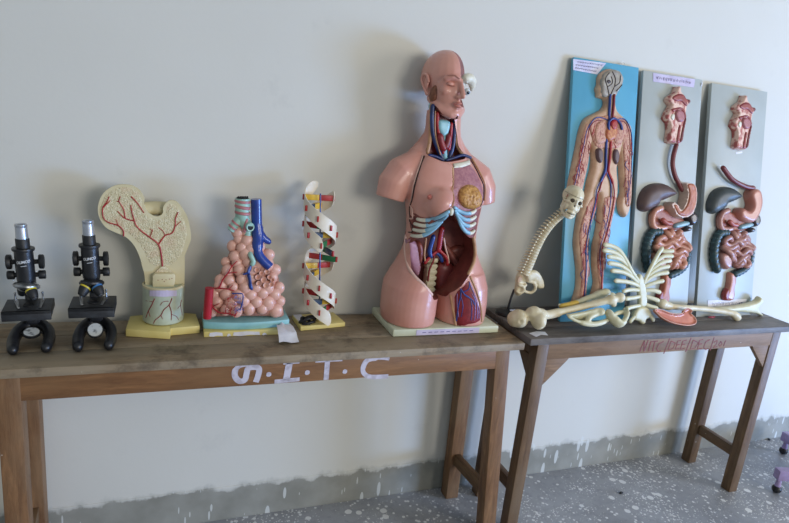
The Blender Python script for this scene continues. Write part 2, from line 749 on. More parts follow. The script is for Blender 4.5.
def table(name, label, x0, x1, y0, y1, z, mats, feet, tops, lw, ld, apron_h, stretch_z, brace):
    mt, ma, ml, ms = mats
    t = thing(name, label, 'table', ((x0 + x1) / 2, (y0 + y1) / 2, 0))
    th = .024
    # three boards side by side make the top
    n = 3
    rnd = random.Random(len(label))
    for i in range(n):
        a, b = y0 + (y1 - y0) * i / n, y0 + (y1 - y0) * (i + 1) / n
        part('top_board', MB().box(((x0 + x1) / 2 + rnd.uniform(-.002, .002), (a + b) / 2, z - th / 2 + rnd.uniform(-.0006, 0)), (x1 - x0, b - a - .0012, th)), mt, t, world=True, bevel=.003)
    zt = z - th
    yl = [min(p[1] for p in tops), max(p[1] for p in tops)]
    xl = [min(p[0] for p in tops), max(p[0] for p in tops)]
    for (f, p) in zip(feet, tops):
        part('leg', leg((f[0], f[1], 0), (p[0], p[1], zt), lw, ld), ml, t, world=True, bevel=.003)
    part('front_apron', MB().box(((xl[0] + xl[1]) / 2, yl[0] - ld / 2 + .012, zt - apron_h / 2), (xl[1] - xl[0] - lw + .001, .022, apron_h)), ma, t, world=True, bevel=.002)
    part('rear_apron', MB().box(((xl[0] + xl[1]) / 2, yl[1] + ld / 2 - .012, zt - apron_h / 2), (xl[1] - xl[0] - lw + .001, .022, apron_h)), ma, t, world=True, bevel=.002)
    for k, x in enumerate(xl):
        part('side_apron', MB().box((x, (yl[0] + yl[1]) / 2, zt - apron_h / 2), (.022, yl[1] - yl[0] - ld + .001, apron_h)), G_STR if brace else W_STR, t, world=True, bevel=.002)
    # low stretcher at each end
    for a, b in ((0, 2), (1, 3)):
        def pos(i):
            f, p = Vector((feet[i][0], feet[i][1], 0)), Vector((tops[i][0], tops[i][1], zt))
            return f.lerp(p, stretch_z / zt)
        A, B = pos(a), pos(b)
        A.y += ld / 2 - .002
        B.y -= ld / 2 - .002
        h, w = .045, .024
        m = MB().hexa([A + Vector((-w / 2, 0, -h / 2)), A + Vector((w / 2, 0, -h / 2)), B + Vector((w / 2, 0, -h / 2)), B + Vector((-w / 2, 0, -h / 2))],
                      [A + Vector((-w / 2, 0, h / 2)), A + Vector((w / 2, 0, h / 2)), B + Vector((w / 2, 0, h / 2)), B + Vector((-w / 2, 0, h / 2))])
        part('stretcher', m, ms, t, world=True, bevel=.002)
    return t, zt, xl, yl


LT, lzt, lxl, lyl = table('work_table', 'long brown wooden table with white painted letters along its front', -.47, 1.066, 1.455, 1.765, T_Z,
                          (W_TOP, W_APR, W_LEG, W_STR),
                          [(-.362, 1.492), (1.055, 1.492), (-.376, 1.735), (1.03, 1.735)],
                          [(-.362, 1.492), (.993, 1.492), (-.376, 1.735), (1.015, 1.735)], .052, .05, .066, .175, False)
RT_, rzt, rxl, ryl = table('braced_table', 'grey-topped wooden table with triangular corner braces and red handwriting on its front', 1.083, 2.345, 1.452, 1.755, U_Z,
                           (G_TOP, G_APR, G_LEG, G_STR),
                           [(1.155, 1.5), (2.276, 1.5), (1.155, 1.718), (2.276, 1.718)],
                           [(1.155, 1.5), (2.276, 1.5), (1.155, 1.718), (2.276, 1.718)], .046, .044, .066, .175, True)
yf = ryl[0] - .022 + .004
for x, s in ((1.178, 1), (2.253, -1)):
    zz0 = rzt - .066
    part('corner_brace', MB().prism([(x, yf, zz0 + .001), (x + s * .095, yf, zz0 + .001), (x + s * .085, yf, zz0 - .012), (x, yf, zz0 - .098)], (0, .018, 0)), G_APR, RT_, world=True, bevel=.0015)
# side brace seen under the near end
part('corner_brace', MB().prism([(1.14, 1.522, rzt - .065), (1.14, 1.522, rzt - .15), (1.14, 1.60, rzt - .065)], (.018, 0, 0)), G_LEG, RT_, world=True, bevel=.0015)


# lettering: brush strokes traced on the apron face
def stroke(pts, w, yy, mbx=None, zoff=.0012):
    """flat painted band along pixel points, on the plane y = yy"""
    mbx = mbx or MB()
    P = [at_y(px, py, yy) for px, py in pts]
    ws = w if isinstance(w, (list, tuple)) else [w] * len(P)
    L, Rr = [], []
    for i, p in enumerate(P):
        d = (P[min(i + 1, len(P) - 1)] - P[max(i - 1, 0)]).normalized()
        nn = Vector((-d.z, 0, d.x))
        L.append(p + nn * ws[i] / 2)
        Rr.append(p - nn * ws[i] / 2)
    for i in range(len(P) - 1):
        mbx.prism([L[i], L[i + 1], Rr[i + 1], Rr[i]], (0, zoff, 0))
    return mbx


yA = lyl[0] - .025 + .001 - .0008


def z3(u, v):   # zoomed pixel of the lettering crop to photo pixel
    return (210 + u / 4.153, 335 + v / 4.153)


g1 = [z3(*p) for p in spline([(165, 122), (128, 126), (106, 145), (104, 172), (122, 192), (145, 186), (152, 160), (160, 138), (190, 134), (204, 142), (200, 168), (190, 196)], 4)]
part('painted_letter', stroke(g1, [.013] * 8 + [.016] * (len(g1) - 8), yA), M_LETTER, LT, world=True, smooth=None)
b = MB()
stroke([z3(305, 117), z3(372, 112)], .009, yA, b)
stroke([z3(330, 116), z3(316, 190)], .019, yA, b)
stroke([z3(268, 194), z3(372, 184)], .012, yA, b)
part('painted_letter', b, M_LETTER, LT, world=True, smooth=None)
b = MB()
stroke([z3(438, 108), z3(550, 102)], .010, yA, b)
stroke([z3(488, 106), z3(482, 186)], .015, yA, b)
part('painted_letter', b, M_LETTER, LT, world=True, smooth=None)
c1 = [z3(*p) for p in spline([(745, 100), (700, 96), (655, 104), (636, 135), (640, 160), (668, 174), (740, 172)], 4)]
part('painted_letter', stroke(c1, [.009] * 5 + [.016] * 8 + [.014] * (len(c1) - 13), yA), M_LETTER, LT, world=True, smooth=None)
for u, v in ((244, 164), (404, 156), (560, 152)):
    P = at_y(*z3(u, v), yA)
    part('painted_dot', MB().prism([P + Vector((math.cos(a * PI / 5) * .0072 * (1 + .12 * math.sin(a * 2.3)), 0, math.sin(a * PI / 5) * .0072)) for a in range(10)], (0, .0012, 0)), M_LETTER, LT, world=True, smooth=None)


def z4(u, v):
    return (630 + u / 6.07, 320 + v / 6.07)


yB = ryl[0] - .022 + .001 - .0008
HAND = [[[(60, 192), (88, 125)], [(88, 125), (85, 190)], [(85, 190), (112, 122)]],
        [[(128, 130), (112, 190)]],
        [[(130, 132), (170, 128)], [(152, 130), (138, 190)]],
        [[(205, 130), (176, 145), (162, 175), (172, 192), (188, 186)]],
        [[(242, 112), (205, 205)]],
        [[(250, 128), (232, 182), (262, 172), (276, 140), (250, 128)]],
        [[(310, 124), (290, 128), (276, 178), (300, 174)], [(284, 152), (302, 148)]],
        [[(345, 122), (322, 128), (306, 178), (332, 172)], [(314, 150), (336, 146)]],
        [[(372, 108), (338, 195)]],
        [[(385, 122), (366, 178), (396, 170), (414, 138), (385, 122)]],
        [[(445, 118), (424, 122), (410, 178), (436, 172)], [(418, 148), (438, 144)]],
        [[(486, 120), (460, 132), (448, 166), (458, 180), (476, 174)]],
        [[(512, 106), (486, 186)]],
        [[(510, 135), (530, 125), (528, 142), (505, 168), (530, 162)]],
        [[(552, 130), (540, 150), (546, 160), (560, 146), (552, 130)]],
        [[(582, 124), (568, 160)]]]
for ch in HAND:
    b = MB()
    for st in ch:
        stroke([z4(*p) for p in st], .0042, yB, b)
    part('handwritten_mark', b, M_REDINK, RT_, world=True, smooth=None)
# ================================================================== MICROSCOPES
M_BLACK = mat('black_enamel', (30, 31, 34), .38, (22, 23, 26), 60, .12, 160, spec=.5)
M_BLACKM = mat('black_knob', (26, 27, 29), .5, (18, 19, 21), 80)
M_STAGE = mat('worn_black_stage', (46, 48, 50), .5, (30, 31, 33), 45, lo=.4, hi=.7)
M_STEEL = mat('bare_steel', (170, 172, 174), .32, (120, 120, 120), 60, metal=.85)
M_ALU = mat('brushed_aluminium', (196, 200, 206), .3, (176, 180, 188), 40, metal=.75)
M_YEL = mat('yellow_ring', (206, 186, 40), .4)
M_BLU = mat('blue_ring', (52, 112, 168), .4)
M_GLASS = mat('dark_lens', (16, 20, 26), .12, spec=.8)
M_MIRROR = mat('silvered_mirror', (222, 226, 224), .25, (140, 144, 144), 70, metal=.15, lo=.38, hi=.48)
M_PRINT = mat('white_print', (212, 214, 216), .5)


def clampz(mb, z):
    for v in mb.v:
        if v.z < z:
            v.z = z
    return mb


def make_microscope(label, loc, rotz, both, mir, zs_):
    t = thing('microscope', label, 'microscope', loc, rotz, 'student microscopes on the brown table')
    half = [(-.038, -.056, .013), (-.041, -.03, .016), (-.041, -.005, .022), (-.034, .022, .030), (-.018, .042, .036), (0, .050, .038)]
    path = spline(half + [(-x, y, z) for x, y, z in half[-2::-1]], 4)
    rad = [.0135 + .0035 * math.sin(PI * i / (len(path) - 1)) for i in range(len(path))]
    part('base', clampz(MB().tube(path, rad, 14), 0.0), M_BLACK, t, smooth=60)
    mb = MB().prism([(-.019, .03, .03), (.019, .03, .03), (.016, .03, .092), (-.016, .03, .092)], (0, .026, 0))
    mb.box((0, .028, .062), (.03, .012, .03))
    part('pillar', mb, M_BLACK, t, bevel=.003)
    pv = MB().lathe([(.006, -.026), (.008, -.024), (.008, .024), (.006, .026)], 14, (0, .043, .068), (1, 0, 0))
    part('pivot_bolt', pv, M_STEEL, t)
    # mirror in its fork
    ax = Vector((0, -.62, .78)) if mir else Vector((.05, -.25, .97))
    q = Vector((0, 0, 1)).rotation_difference(ax.normalized())
    mm = part('mirror', MB().lathe([(.019, -.004), (.0215, -.003), (.0215, .002), (.0195, .0034), (.019, .0022), (.0, .0022)], 26, (0, -.004, .034), ax), [M_BLACKM], t)
    part('mirror_glass', MB().lathe([(.0188, 0), (.0188, .0006), (0, .0006)], 26, Vector((0, -.004, .034)) + ax.normalized() * .0023, ax), M_MIRROR, mm)
    part('mirror_fork', MB().tube(spline([(-.0235, -.004, .034), (-.022, .006, .029), (0, .016, .029), (.022, .006, .029), (.0235, -.004, .034)], 4), .0026, 8), M_BLACKM, t)
    # stage with aperture, clips
    st = MB().box((0, -.006, .1035), (.112, .10, .009))
    st.box((0, -.052, .096), (.112, .008, .024)).box((-.052, -.006, .097), (.008, .096, .020)).box((.052, -.006, .097), (.008, .096, .020))
    s = part('stage', st, M_STAGE, t, bevel=.0016)
    part('stage_aperture', MB().lathe([(.0115, .0005), (.0115, .0016), (.0135, .0016), (.0135, .0)], 24, (0, -.008, .108)), M_BLACKM, s)
    for sx in (-1, 1):
        c = MB()
        a, bq = Vector((sx * .032, .018, .1135)), Vector((sx * .024 + (.006 if not both else 0), -.038, .1105))
        d = (bq - a).normalized()
        w = Vector((-d.y, d.x, 0)) * .0042
        c.prism([a - w * 1.2, a + w * 1.2, bq + w * .7, bq - w * .7], (0, 0, .0014))
        c.lathe([(.0035, -.005), (.0035, .005), (.0022, .006), (.0022, .016), (.003, .017), (.003, .020), (.001, .021)], 10, a + Vector((0, -.003, 0)))
        part('stage_clip', c, M_STEEL, s, bevel=.0004)
    # limb
    arm = MB()
    arm.prism([(-.014, .030, .09), (-.014, .058, .09), (-.014, .066, .13), (-.014, .064, .18), (-.014, .045, .226), (-.014, .016, .236), (-.014, .016, .17), (-.014, .038, .165), (-.014, .042, .13), (-.014, .036, .11)], (.028, 0, 0))
    part('arm', arm, M_BLACK, t, bevel=.004)
    # tube
    tb = part('body_tube', MB().lathe([(.0165, .163), (.0215, .168), (.0222, .175), (.0222, .243), (.0262, .2445), (.0268, .2475), (.0262, .2505), (.0195, .2515), (.0175, .2515)], 30), M_BLACK, t)
    for zb, sz, body in ((.2195, .0088, 'OLIMCO'), (.2105, .0060, '-------')):
        me = text_mesh(body, sz, .0, bold=.0003 if sz > .005 else 0)
        for v in me.vertices:
            a = v.co.x / .0224
            zz_ = v.co.y + v.co.x * .14
            v.co = Vector((math.sin(a) * .02245, -math.cos(a) * .02245, zb + zz_))
        part('white_lettering', me, M_PRINT, tb, smooth=None)
    part('draw_tube', MB().lathe([(.0165, .249), (.0165, .272), (.0155, .2735), (.0145, .2735)], 26), M_BLACKM, t)
    ep = part('eyepiece', MB().lathe([(.0148, .272), (.0148, .275), (.0138, .301), (.0146, .302), (.0146, .3075), (.0118, .308), (.0105, .306)], 28), M_ALU, t)
    part('eye_lens', MB().lathe([(.0106, .3058), (.006, .3066), (0, .3068)], 20, caps=False), M_GLASS, ep)
    for zk, r, w, x0 in ((.2125, .0178, .0125, .031), (.1795, .0108, .017, .0275)):
        for sx in (-1, 1):
            kn = MB()
            n = 28
            rings = []
            for xx, rr in ((0, r * .9), (.0015, r), (w - .0015, r), (w, r * .88)):
                rings.append([Vector((sx * (x0 + xx), .012 + rr * (1 - .035 * (k % 2)) * math.cos(2 * PI * k / n), zk + rr * (1 - .035 * (k % 2)) * math.sin(2 * PI * k / n))) for k in range(n)])
            kn.loft(rings)
            kn.lathe([(.006, 0), (.006, x0 - .01)], 12, (sx * .012, .012, zk), (sx, 0, 0))
            part('focus_knob', kn, M_BLACKM, t, smooth=50)
    # turret and objectives
    tilt = Vector((.12, .22, 1)).normalized() if not both else Vector((0, .22, 1)).normalized()
    nc = Vector((0, -.006, .157))
    nz = part('nosepiece', MB().lathe([(.012, .010), (.027, .006), (.0315, .0015), (.0315, -.0025), (.027, -.0065), (.010, -.009)], 30, nc, tilt), M_STEEL if not both else M_BLACK, t)
    dirs = [(-.62, -.75, -1), (.62, -.75, -1), (0, .5, -1)] if both else [(.5, -.8, -1), (-.35, .45, -1)]
    rings_ = [M_YEL, M_BLU, M_STEEL] if both else [M_YEL, M_STEEL]
    for d, rm in zip(dirs, rings_):
        d = Vector(d).normalized()
        c0 = nc + Vector((d.x * .026, d.y * .026, -.002))
        ob = part('objective', MB().lathe([(.0125, 0), (.0138, .004), (.0138, .014), (.0115, .023), (.009, .029), (.0065, .0295)], 20, c0, d), M_BLACKM, t)
        part('colour_ring', MB().lathe([(.0132, -.0018), (.0143, -.0018), (.0143, .0022), (.0132, .0022)], 20, c0 + d * .007, d), rm, ob)
        part('front_lens', MB().lathe([(.0075, .0), (.006, .0012), (0, .0014)], 16, c0 + d * .0290, d), M_STEEL, ob)
    for ch in list(t.children) + [g for c_ in t.children for g in c_.children]:
        if ch.data.get('leant') is None:
            for v in ch.data.vertices:
                v.co = Vector((v.co.x * .93 - .04 * max(0, v.co.z - .03), v.co.y, v.co.z * zs_))
    return t


p = at_z(32, 346, T_Z)
make_microscope('black microscope with a tilted steel turret, further from the bone model', (p.x, 1.60, T_Z), 0.08, False, False, 1.03)
p = at_z(95, 345, T_Z)
make_microscope('black microscope with yellow and blue ringed lenses, next to the bone model', (p.x, 1.60, T_Z), 0.02, True, True, 1.075)

# ================================================================== BONE SECTION MODEL
M_BONE = mat('cream_bone_plaster', (212, 201, 164), .55, (200, 187, 146), 14)
nb = NB('spongy_bone', .7, .25)
sv = nb.voronoi(260)
sn = nb.noise(150, detail=4, rough=.7)
bc = nb.mix(step01(nb, sn, .42, .62), (200, 188, 150), (220, 209, 174))
bc = nb.mix(nb.math('MULTIPLY', step01(nb, nb.noise(34, detail=3), .5, .68), .3), bc, (206, 160, 132))
bc = nb.mix(nb.math('MULTIPLY', nb.math('LESS_THAN', sv, .26), .4), bc, (160, 134, 96))
nb.color(bc)
nb.bump(nb.math('ADD', sn, sv), .5, .004)
M_SPONGE = nb.m
M_RED = mat('red_vessel', (172, 34, 40), .35, (150, 26, 34), 60)
M_DKRED = mat('dark_red_vessel', (138, 36, 42), .4, (116, 28, 36), 60)
M_BLUEV = mat('blue_vessel', (36, 66, 142), .32, (28, 54, 120), 40)
M_PALEG = mat('pale_green_periosteum', (182, 190, 168), .5, (168, 176, 154), 30)
M_YPLATE = mat('yellow_plate', (224, 208, 136), .5, (212, 194, 118), 12)
M_PAPER = mat('white_paper', (226, 226, 232), .7, (208, 208, 216), 30)
M_LILAC = mat('lilac_paper', (202, 192, 214), .7, (186, 176, 200), 30)
M_INK = mat('blue_ink', (104, 100, 150), .6)

BY = 1.70
bt = thing('bone_section_model', 'cream bone cross section model with red vessels on a split yellow base', 'anatomical model', (-.02, BY, T_Z))


def zb1(u, v):
    q = at_y(92 + u / 5.685, 178 + v / 5.685, BY)
    return (q.x, q.z)


def zb2(u, v):
    q = at_y(120 + u / 5.81, 255 + v / 5.81, BY)
    return (q.x, q.z)


bone_out = [zb1(*p) for p in [(285, 490), (265, 430), (235, 375), (190, 332), (130, 306), (80, 280), (46, 232), (34, 180), (42, 130), (62, 90), (95, 60), (135, 41), (185, 35), (240, 46), (278, 76), (298, 115), (296, 152), (312, 186), (350, 214), (385, 214), (404, 195), (405, 165), (425, 136), (455, 125), (490, 140), (520, 180), (545, 230), (560, 300), (562, 350), (546, 392), (527, 440)]]
bone_out = [Vector(p) for p in bone_out]
low = [zb2(*p) for p in [(376, 60), (374, 205), (152, 205), (140, 100), (122, 40)]]
outline = spline(bone_out, 3) + [Vector(p) for p in low]
f3 = lambda u, v, n: Vector((u, BY - n, v))
r3 = lambda u, v, n: Vector((u, BY + n, v))
mb = puff(outline, .042, .05, .009, r3, base=.004, back=-.004)
part('bone', mb, M_BONE, bt, world=True, smooth=60)


def inset(poly, d):
    n = len(poly)
    area = sum(poly[i][0] * poly[(i + 1) % n][1] - poly[(i + 1) % n][0] * poly[i][1] for i in range(n))
    s = 1 if area > 0 else -1
    out = []
    for i in range(n):
        a, b_ = Vector(poly[i - 1]), Vector(poly[(i + 1) % n])
        t = (b_ - a)
        if t.length < 1e-9:
            continue
        t.normalize()
        q = Vector(poly[i]) + Vector((-t.y, t.x)) * d * s
        if inside(q, poly) and edge_dist(q, poly) > d * .8:
            out.append(q)
    return out


sp_out = spline([Vector(zb1(*p)) for p in [(380, 500), (330, 480), (300, 420), (262, 360), (205, 310), (140, 285), (95, 262), (62, 222), (52, 180), (60, 135), (85, 90), (140, 58), (190, 50), (240, 62), (268, 86), (284, 120), (284, 158), (302, 198), (350, 232), (392, 232), (420, 205), (424, 165), (445, 145), (480, 160), (508, 205), (530, 260), (538, 320), (526, 370), (508, 430), (470, 480), (425, 500)]], 3, True)
mb = puff(sp_out, .0012, .003, .006, f3, base=.0042, back=.003, hf=lambda u, v, t, g: g + .0016 * noise.noise(Vector((u * 160, v * 160, 0))) * t)
part('spongy_core', mb, M_SPONGE, bt, world=True, smooth=60)
VES = [([(180, 325), (178, 295), (150, 268), (95, 250), (66, 222), (62, 170), (85, 135), (98, 105)], 1.9), ([(66, 165), (105, 125)], 1.2), ([(150, 268), (138, 235)], 1.2),
       ([(400, 500), (395, 440), (378, 375), (330, 335), (280, 298), (250, 265), (240, 235), (228, 195), (222, 155)], 2.3),
       ([(240, 242), (190, 228), (165, 205), (148, 188)], 1.7), ([(190, 225), (180, 175), (155, 130), (162, 104)], 1.6), ([(155, 130), (142, 132)], 1.1),
       ([(378, 375), (415, 325), (455, 310), (472, 270), (475, 225), (490, 192)], 2.0), ([(470, 275), (505, 245)], 1.2), ([(415, 325), (405, 300), (378, 280)], 1.2), ([(330, 335), (345, 290)], 1.3), ([(345, 300), (330, 285)], 1.),
       ([(225, 105), (262, 145), (295, 195)], 1.8)]
for pts, r in VES:
    path = [Vector((zb1(*p)[0], BY - .0062, zb1(*p)[1])) for p in pts]
    path = spline(path, 4)
    k = len(path)
    part('vessel', MB().tube(path, [r * .001 * (1 - .35 * i / k) for i in range(k)], 8), M_RED, bt, world=True)
nk1, nk2, nk3_ = zb1(270, 190), zb1(350, 182), zb1(440, 185)
part('rear_neck', MB().tube([(nk1[0], BY + .03, nk1[1]), (nk2[0], BY + .032, nk2[1]), (nk3_[0], BY + .03, nk3_[1])], .0195, 16), M_BONE, bt, world=True, smooth=70)
# stepped block at the foot of the cut face
pl = [zb2(*p) for p in [(190, 108), (200, 98), (310, 96), (322, 108), (316, 160), (312, 204), (200, 204), (190, 160)]]
part('marrow_block', MB().prism([(u, BY - .002, v) for u, v in pl], (0, -.022, 0)), M_BONE, bt, world=True, bevel=.003)
pl = [zb2(*p) for p in [(200, 100), (310, 97), (268, 62), (238, 62)]]
part('marrow_ramp', MB().prism([(u, BY - .003, v) for u, v in pl], (0, -.006, 0)), M_SPONGE, bt, world=True, bevel=.001)
for u, v in ((222, 132), (246, 128), (268, 130), (288, 126), (302, 122), (258, 140)):
    q = zb2(u, v)
    part('pore', MB().ell((q[0], BY - .0238, q[1]), (.0018, .0006, .0014), n=8, m=5), M_DKRED, bt, world=True)
# drum
cc = at_y(163.5, 300, BY)
CX, CR = cc.x, .0555
z0, z1 = T_Z + .024, at_y(163, 290, BY - CR).z
part('drum', MB().lathe([(CR - .003, z0), (CR, z0 + .003), (CR, z1 - .002), (CR - .002, z1), (0.0, z1)], 40, (CX, BY, 0)), M_PALEG, bt, world=True)
part('drum_rim', MB().lathe([(CR + .0006, z1 - .004), (CR + .0012, z1 - .002), (CR + .0012, z1 + .0025), (CR - .004, z1 + .003), (CR - .004, z1 - .003)], 40, (CX, BY, 0), caps=False), M_BONE, bt, world=True)


def at_cyl(px, py, cx, cy, r):
    d = ray(px, py)
    a = d.x ** 2 + d.y ** 2
    b_ = 2 * ((CAM.x - cx) * d.x + (CAM.y - cy) * d.y)
    c = (CAM.x - cx) ** 2 + (CAM.y - cy) ** 2 - r * r
    dis = b_ * b_ - 4 * a * c
    t = (-b_ - math.sqrt(max(0, dis))) / (2 * a)
    return CAM + d * t


for pts, r in [([(302, 252), (285, 290), (255, 318), (238, 350), (205, 378), (195, 398)], 1.5), ([(285, 290), (298, 330), (298, 378)], 1.4), ([(238, 350), (248, 372)], .9), ([(298, 345), (325, 355), (342, 378)], 1.0),
               ([(282, 268), (250, 272), (235, 292)], 1.), ([(200, 255), (185, 290), (165, 325), (150, 365)], 1.4), ([(165, 325), (175, 360)], .9), ([(190, 272), (150, 266)], 1.1), ([(358, 262), (352, 290), (362, 350)], 1.1), ([(352, 290), (335, 310)], .9)]:
    path = spline([at_cyl(120 + u / 5.81, 255 + v / 5.81, CX, BY, CR + .0004) for u, v in pts], 3)
    k = len(path)
    part('vessel', MB().tube(path, [r * .001 * (1 - .4 * i / k) for i in range(k)], 6), M_DKRED, bt, world=True)
# lilac label round the rim
rows = []
for tt in range(9):
    u = 172 + (330 - 172) * tt / 8
    a = at_cyl(120 + u / 5.81, 255 + 206 / 5.81, CX, BY, CR + .0022)
    b_ = at_cyl(120 + u / 5.81, 255 + (243 - abs(tt - 4)) / 5.81, CX, BY, CR + .0022)
    rows.append((a, b_))
lb = MB()
for i in range(8):
    a, b_ = rows[i], rows[i + 1]
    lb.add([a[0], a[1], b_[1], b_[0]], [(0, 1, 2, 3)])
part('paper_label', lb, M_LILAC, bt, world=True)
# split base board
q = lambda px, py, z: at_z(px, py, z)
zt = T_Z + .022
lo_ = [q(125.5, 329, zt), q(170, 332, zt), q(172, 324, zt), q(172, 312, zt), q(130, 316, zt)]
part('base_board', MB().prism([Vector((v.x, v.y, T_Z)) for v in lo_], (0, 0, .022)), M_YPLATE, bt, world=True, bevel=.002)
hi_ = [q(170.5, 328.5, zt), q(200, 326, zt), q(196, 314, zt), q(172.6, 312, zt)]
part('base_board', MB().prism([Vector((v.x, v.y, T_Z)) for v in hi_], (0, 0, .023)), M_YPLATE, bt, world=True, bevel=.002)

# ================================================================== ALVEOLI MODEL
AY = 1.675
M_ALV = mat('pink_alveoli', (220, 174, 156), .36, (206, 152, 134), 22, coat=.2)
M_ALVC = mat('pink_core', (190, 128, 110), .5)
M_CYAN = mat('cyan_slab', (142, 192, 194), .5, (126, 178, 182), 25)
M_MINT = mat('mint_cartilage', (160, 196, 180), .42, (142, 178, 164), 25)
M_PINKB = mat('dusky_pink_band', (182, 116, 118), .45)
M_BLUE = mat('bright_blue_vein', (28, 62, 142), .28, (22, 50, 124), 30, coat=.3)
M_REDB = mat('bright_red_artery', (176, 34, 48), .35, (158, 26, 40), 30)
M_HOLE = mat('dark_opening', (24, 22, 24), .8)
ac = at_z(246, 326, T_Z)
at_ = thing('alveoli_model', 'pink lung alveoli model with a blue vein and striped windpipe on yellow board', 'anatomical model', (ac.x, AY, T_Z))
bounds = [(230, 235, 252), (240, 232, 262), (248, 229, 270), (258, 225, 276), (268, 220, 280), (280, 215, 283), (295, 209, 285), (316, 206, 288)]


def lim(py):
    for i in range(len(bounds) - 1):
        a, b_ = bounds[i], bounds[i + 1]
        if py <= b_[0]:
            t = max(0, (py - a[0]) / (b_[0] - a[0]))
            return a[1] + (b_[1] - a[1]) * t, a[2] + (b_[2] - a[2]) * t
    return bounds[-1][1:]


def adepth(px, py):
    a, b_ = lim(py)
    s = (px - (a + b_) / 2) / ((b_ - a) / 2)
    w = (b_ - a) / 84.0
    return AY - .062 * (.25 + .75 * w) * math.sqrt(max(0, 1 - min(1, s * s) * .9)) + .008


cp = [at_y(l + 4, y, AY) for y, l, r in bounds] + [at_y(r - 4, y, AY) for y, l, r in bounds[::-1]]
_zt, _zb = at_y(240, 226, AY).z, at_y(240, 316, AY).z
mb = puff([(p.x, p.z) for p in cp], .050, .05, .012, lambda u, v, n: Vector((u, AY - n, v)), base=.002, back=-.028, hf=lambda u, v, t, g: g * (.25 + .75 * (_zt - v) / (_zt - _zb)))
part('core', mb, M_ALVC, at_, world=True, smooth=60)
alv_me = MB().ell((0, 0, 0), 1.0, n=14, m=10).mesh('alveolus')
shade(alv_me, 180)
alv_me.materials.append(M_ALV)
rnd = random.Random(11)
y = 232.0
row = 0
inv = xf(at_).inverted()
while y < 315:
    a, b_ = lim(y)
    a, b_ = a + 1.5, b_ - 2.5
    step = 9.6 + (y - 232) * .035
    n = max(2, int(round((b_ - a) / step)))
    for i in range(n):
        px = a + (b_ - a) * (i + .5 + (.22 if row % 2 else -.22)) / n + rnd.uniform(-1, 1)
        py = y + rnd.uniform(-1.6, 1.6)
        o = link(bpy.data.objects.new('alveolus', alv_me))
        o.parent = at_
        o.location = inv @ at_y(px, py, adepth(px, py))
        r = .0152 + rnd.uniform(-.002, .003) + (y - 232) * .00003
        o.scale = (r * rnd.uniform(.95, 1.12), r * .78, r * rnd.uniform(1.0, 1.2))
    y += 7.8
    row += 1
# cyan slab and yellow board
sl = []
for i in range(13):
    t = i / 12
    x = at_y(203.5 + (290 - 203.5) * t, 318, AY - .05).x
    sl.append(Vector((x, AY - .045 - .018 * math.sin(PI * t), 0)))
sl += [Vector((sl[-1].x, AY + .045, 0)), Vector((sl[0].x, AY + .045, 0))]
zs = T_Z + .017
part('slab', MB().prism([Vector((p.x, p.y, zs)) for p in sl], (0, 0, .022)), M_CYAN, at_, world=True, bevel=.003)
yp = [q(204, 338.5, T_Z), q(289, 336, T_Z)]
x0a, x1a = yp[0].x, yp[1].x
yb = part('board', MB().box(((x0a + x1a) / 2, (1.606 + AY + .05) / 2, T_Z + .0085), (x1a - x0a, AY + .05 - 1.606, .017)), M_YPLATE, at_, world=True, bevel=.002)
for (a, b_, t0, t1) in ((209, 223, .1, .95), (227, 231, .0, .6), (233, 260, .05, .9), (262, 267, .0, .5)):
    xa, xb = at_y(a, 334, 1.606).x, at_y(b_, 334, 1.606).x
    zA, zB = T_Z + .017 * t0, T_Z + .0165 * t1
    pts = [(xa, zA + .002), (xa + .3 * (xb - xa), zA), (xa + .6 * (xb - xa), zA + .003), (xb, zA + .001), (xb - .002, zB - .003), (xa + .5 * (xb - xa), zB), (xa + .002, zB - .002)]
    part('torn_label', MB().prism([(u, 1.6055, v) for u, v in pts], (0, -.0007, 0)), M_PAPER, yb, world=True, smooth=None)


def za(u, v, d):
    return at_y(220 + u / 7.47, 190 + v / 7.47, d)


AF = AY - .018
part('windpipe', MB().tube([za(168, 62, AF), za(168, 120, AF), za(165, 190, AF), za(180, 240, AF), za(205, 300, AF), za(212, 420, AF - .01)], [.0205, .0205, .019, .017, .012, .009], 20, round_cap=False), M_MINT, at_, world=True, smooth=60)
part('windpipe_opening', MB().lathe([(.0165, 0), (.0165, .0015), (0, .0015)], 20, za(168, 60, AF), (0, 0, 1)), M_HOLE, at_, world=True)
for k in range(5):
    part('opening_tooth', MB().ell(za(140 + k * 16, 52, AF - .012), (.003, .003, .0025), n=8, m=6), M_HOLE, at_, world=True)
for v0, v1, w in ((78, 92, .0042), (112, 138, .0050), (160, 178, .0044)):
    a, b_ = za(106, v0, AF), za(230, v1, AF)
    c = (a + b_) / 2
    ax = (b_ - a).normalized().cross(Vector((0, 1, 0))).normalized()
    part('cartilage_band', MB().lathe([(.0200, -w), (.0222, -w * .6), (.0222, w * .6), (.0200, w)], 24, c, ax), M_PINKB, at_, world=True)
part('bronchus', MB().tube([za(150, 215, AF), za(110, 262, AF), za(78, 300, AF)], [.015, .0125, .011], 16, round_cap=False), M_MINT, at_, world=True, smooth=60)
e = za(78, 300, AF)
dd = (za(78, 300, AF) - za(110, 262, AF)).normalized()
part('bronchus_opening', MB().lathe([(.0088, 0), (.0088, .0012), (0, .0012)], 16, e, dd), M_HOLE, at_, world=True)
for u, v in ((118, 248), (95, 278)):
    part('cartilage_band', MB().lathe([(.0128, -.003), (.0142, -.002), (.0142, .002), (.0128, .003)], 18, za(u, v, AF), dd), M_PINKB, at_, world=True)
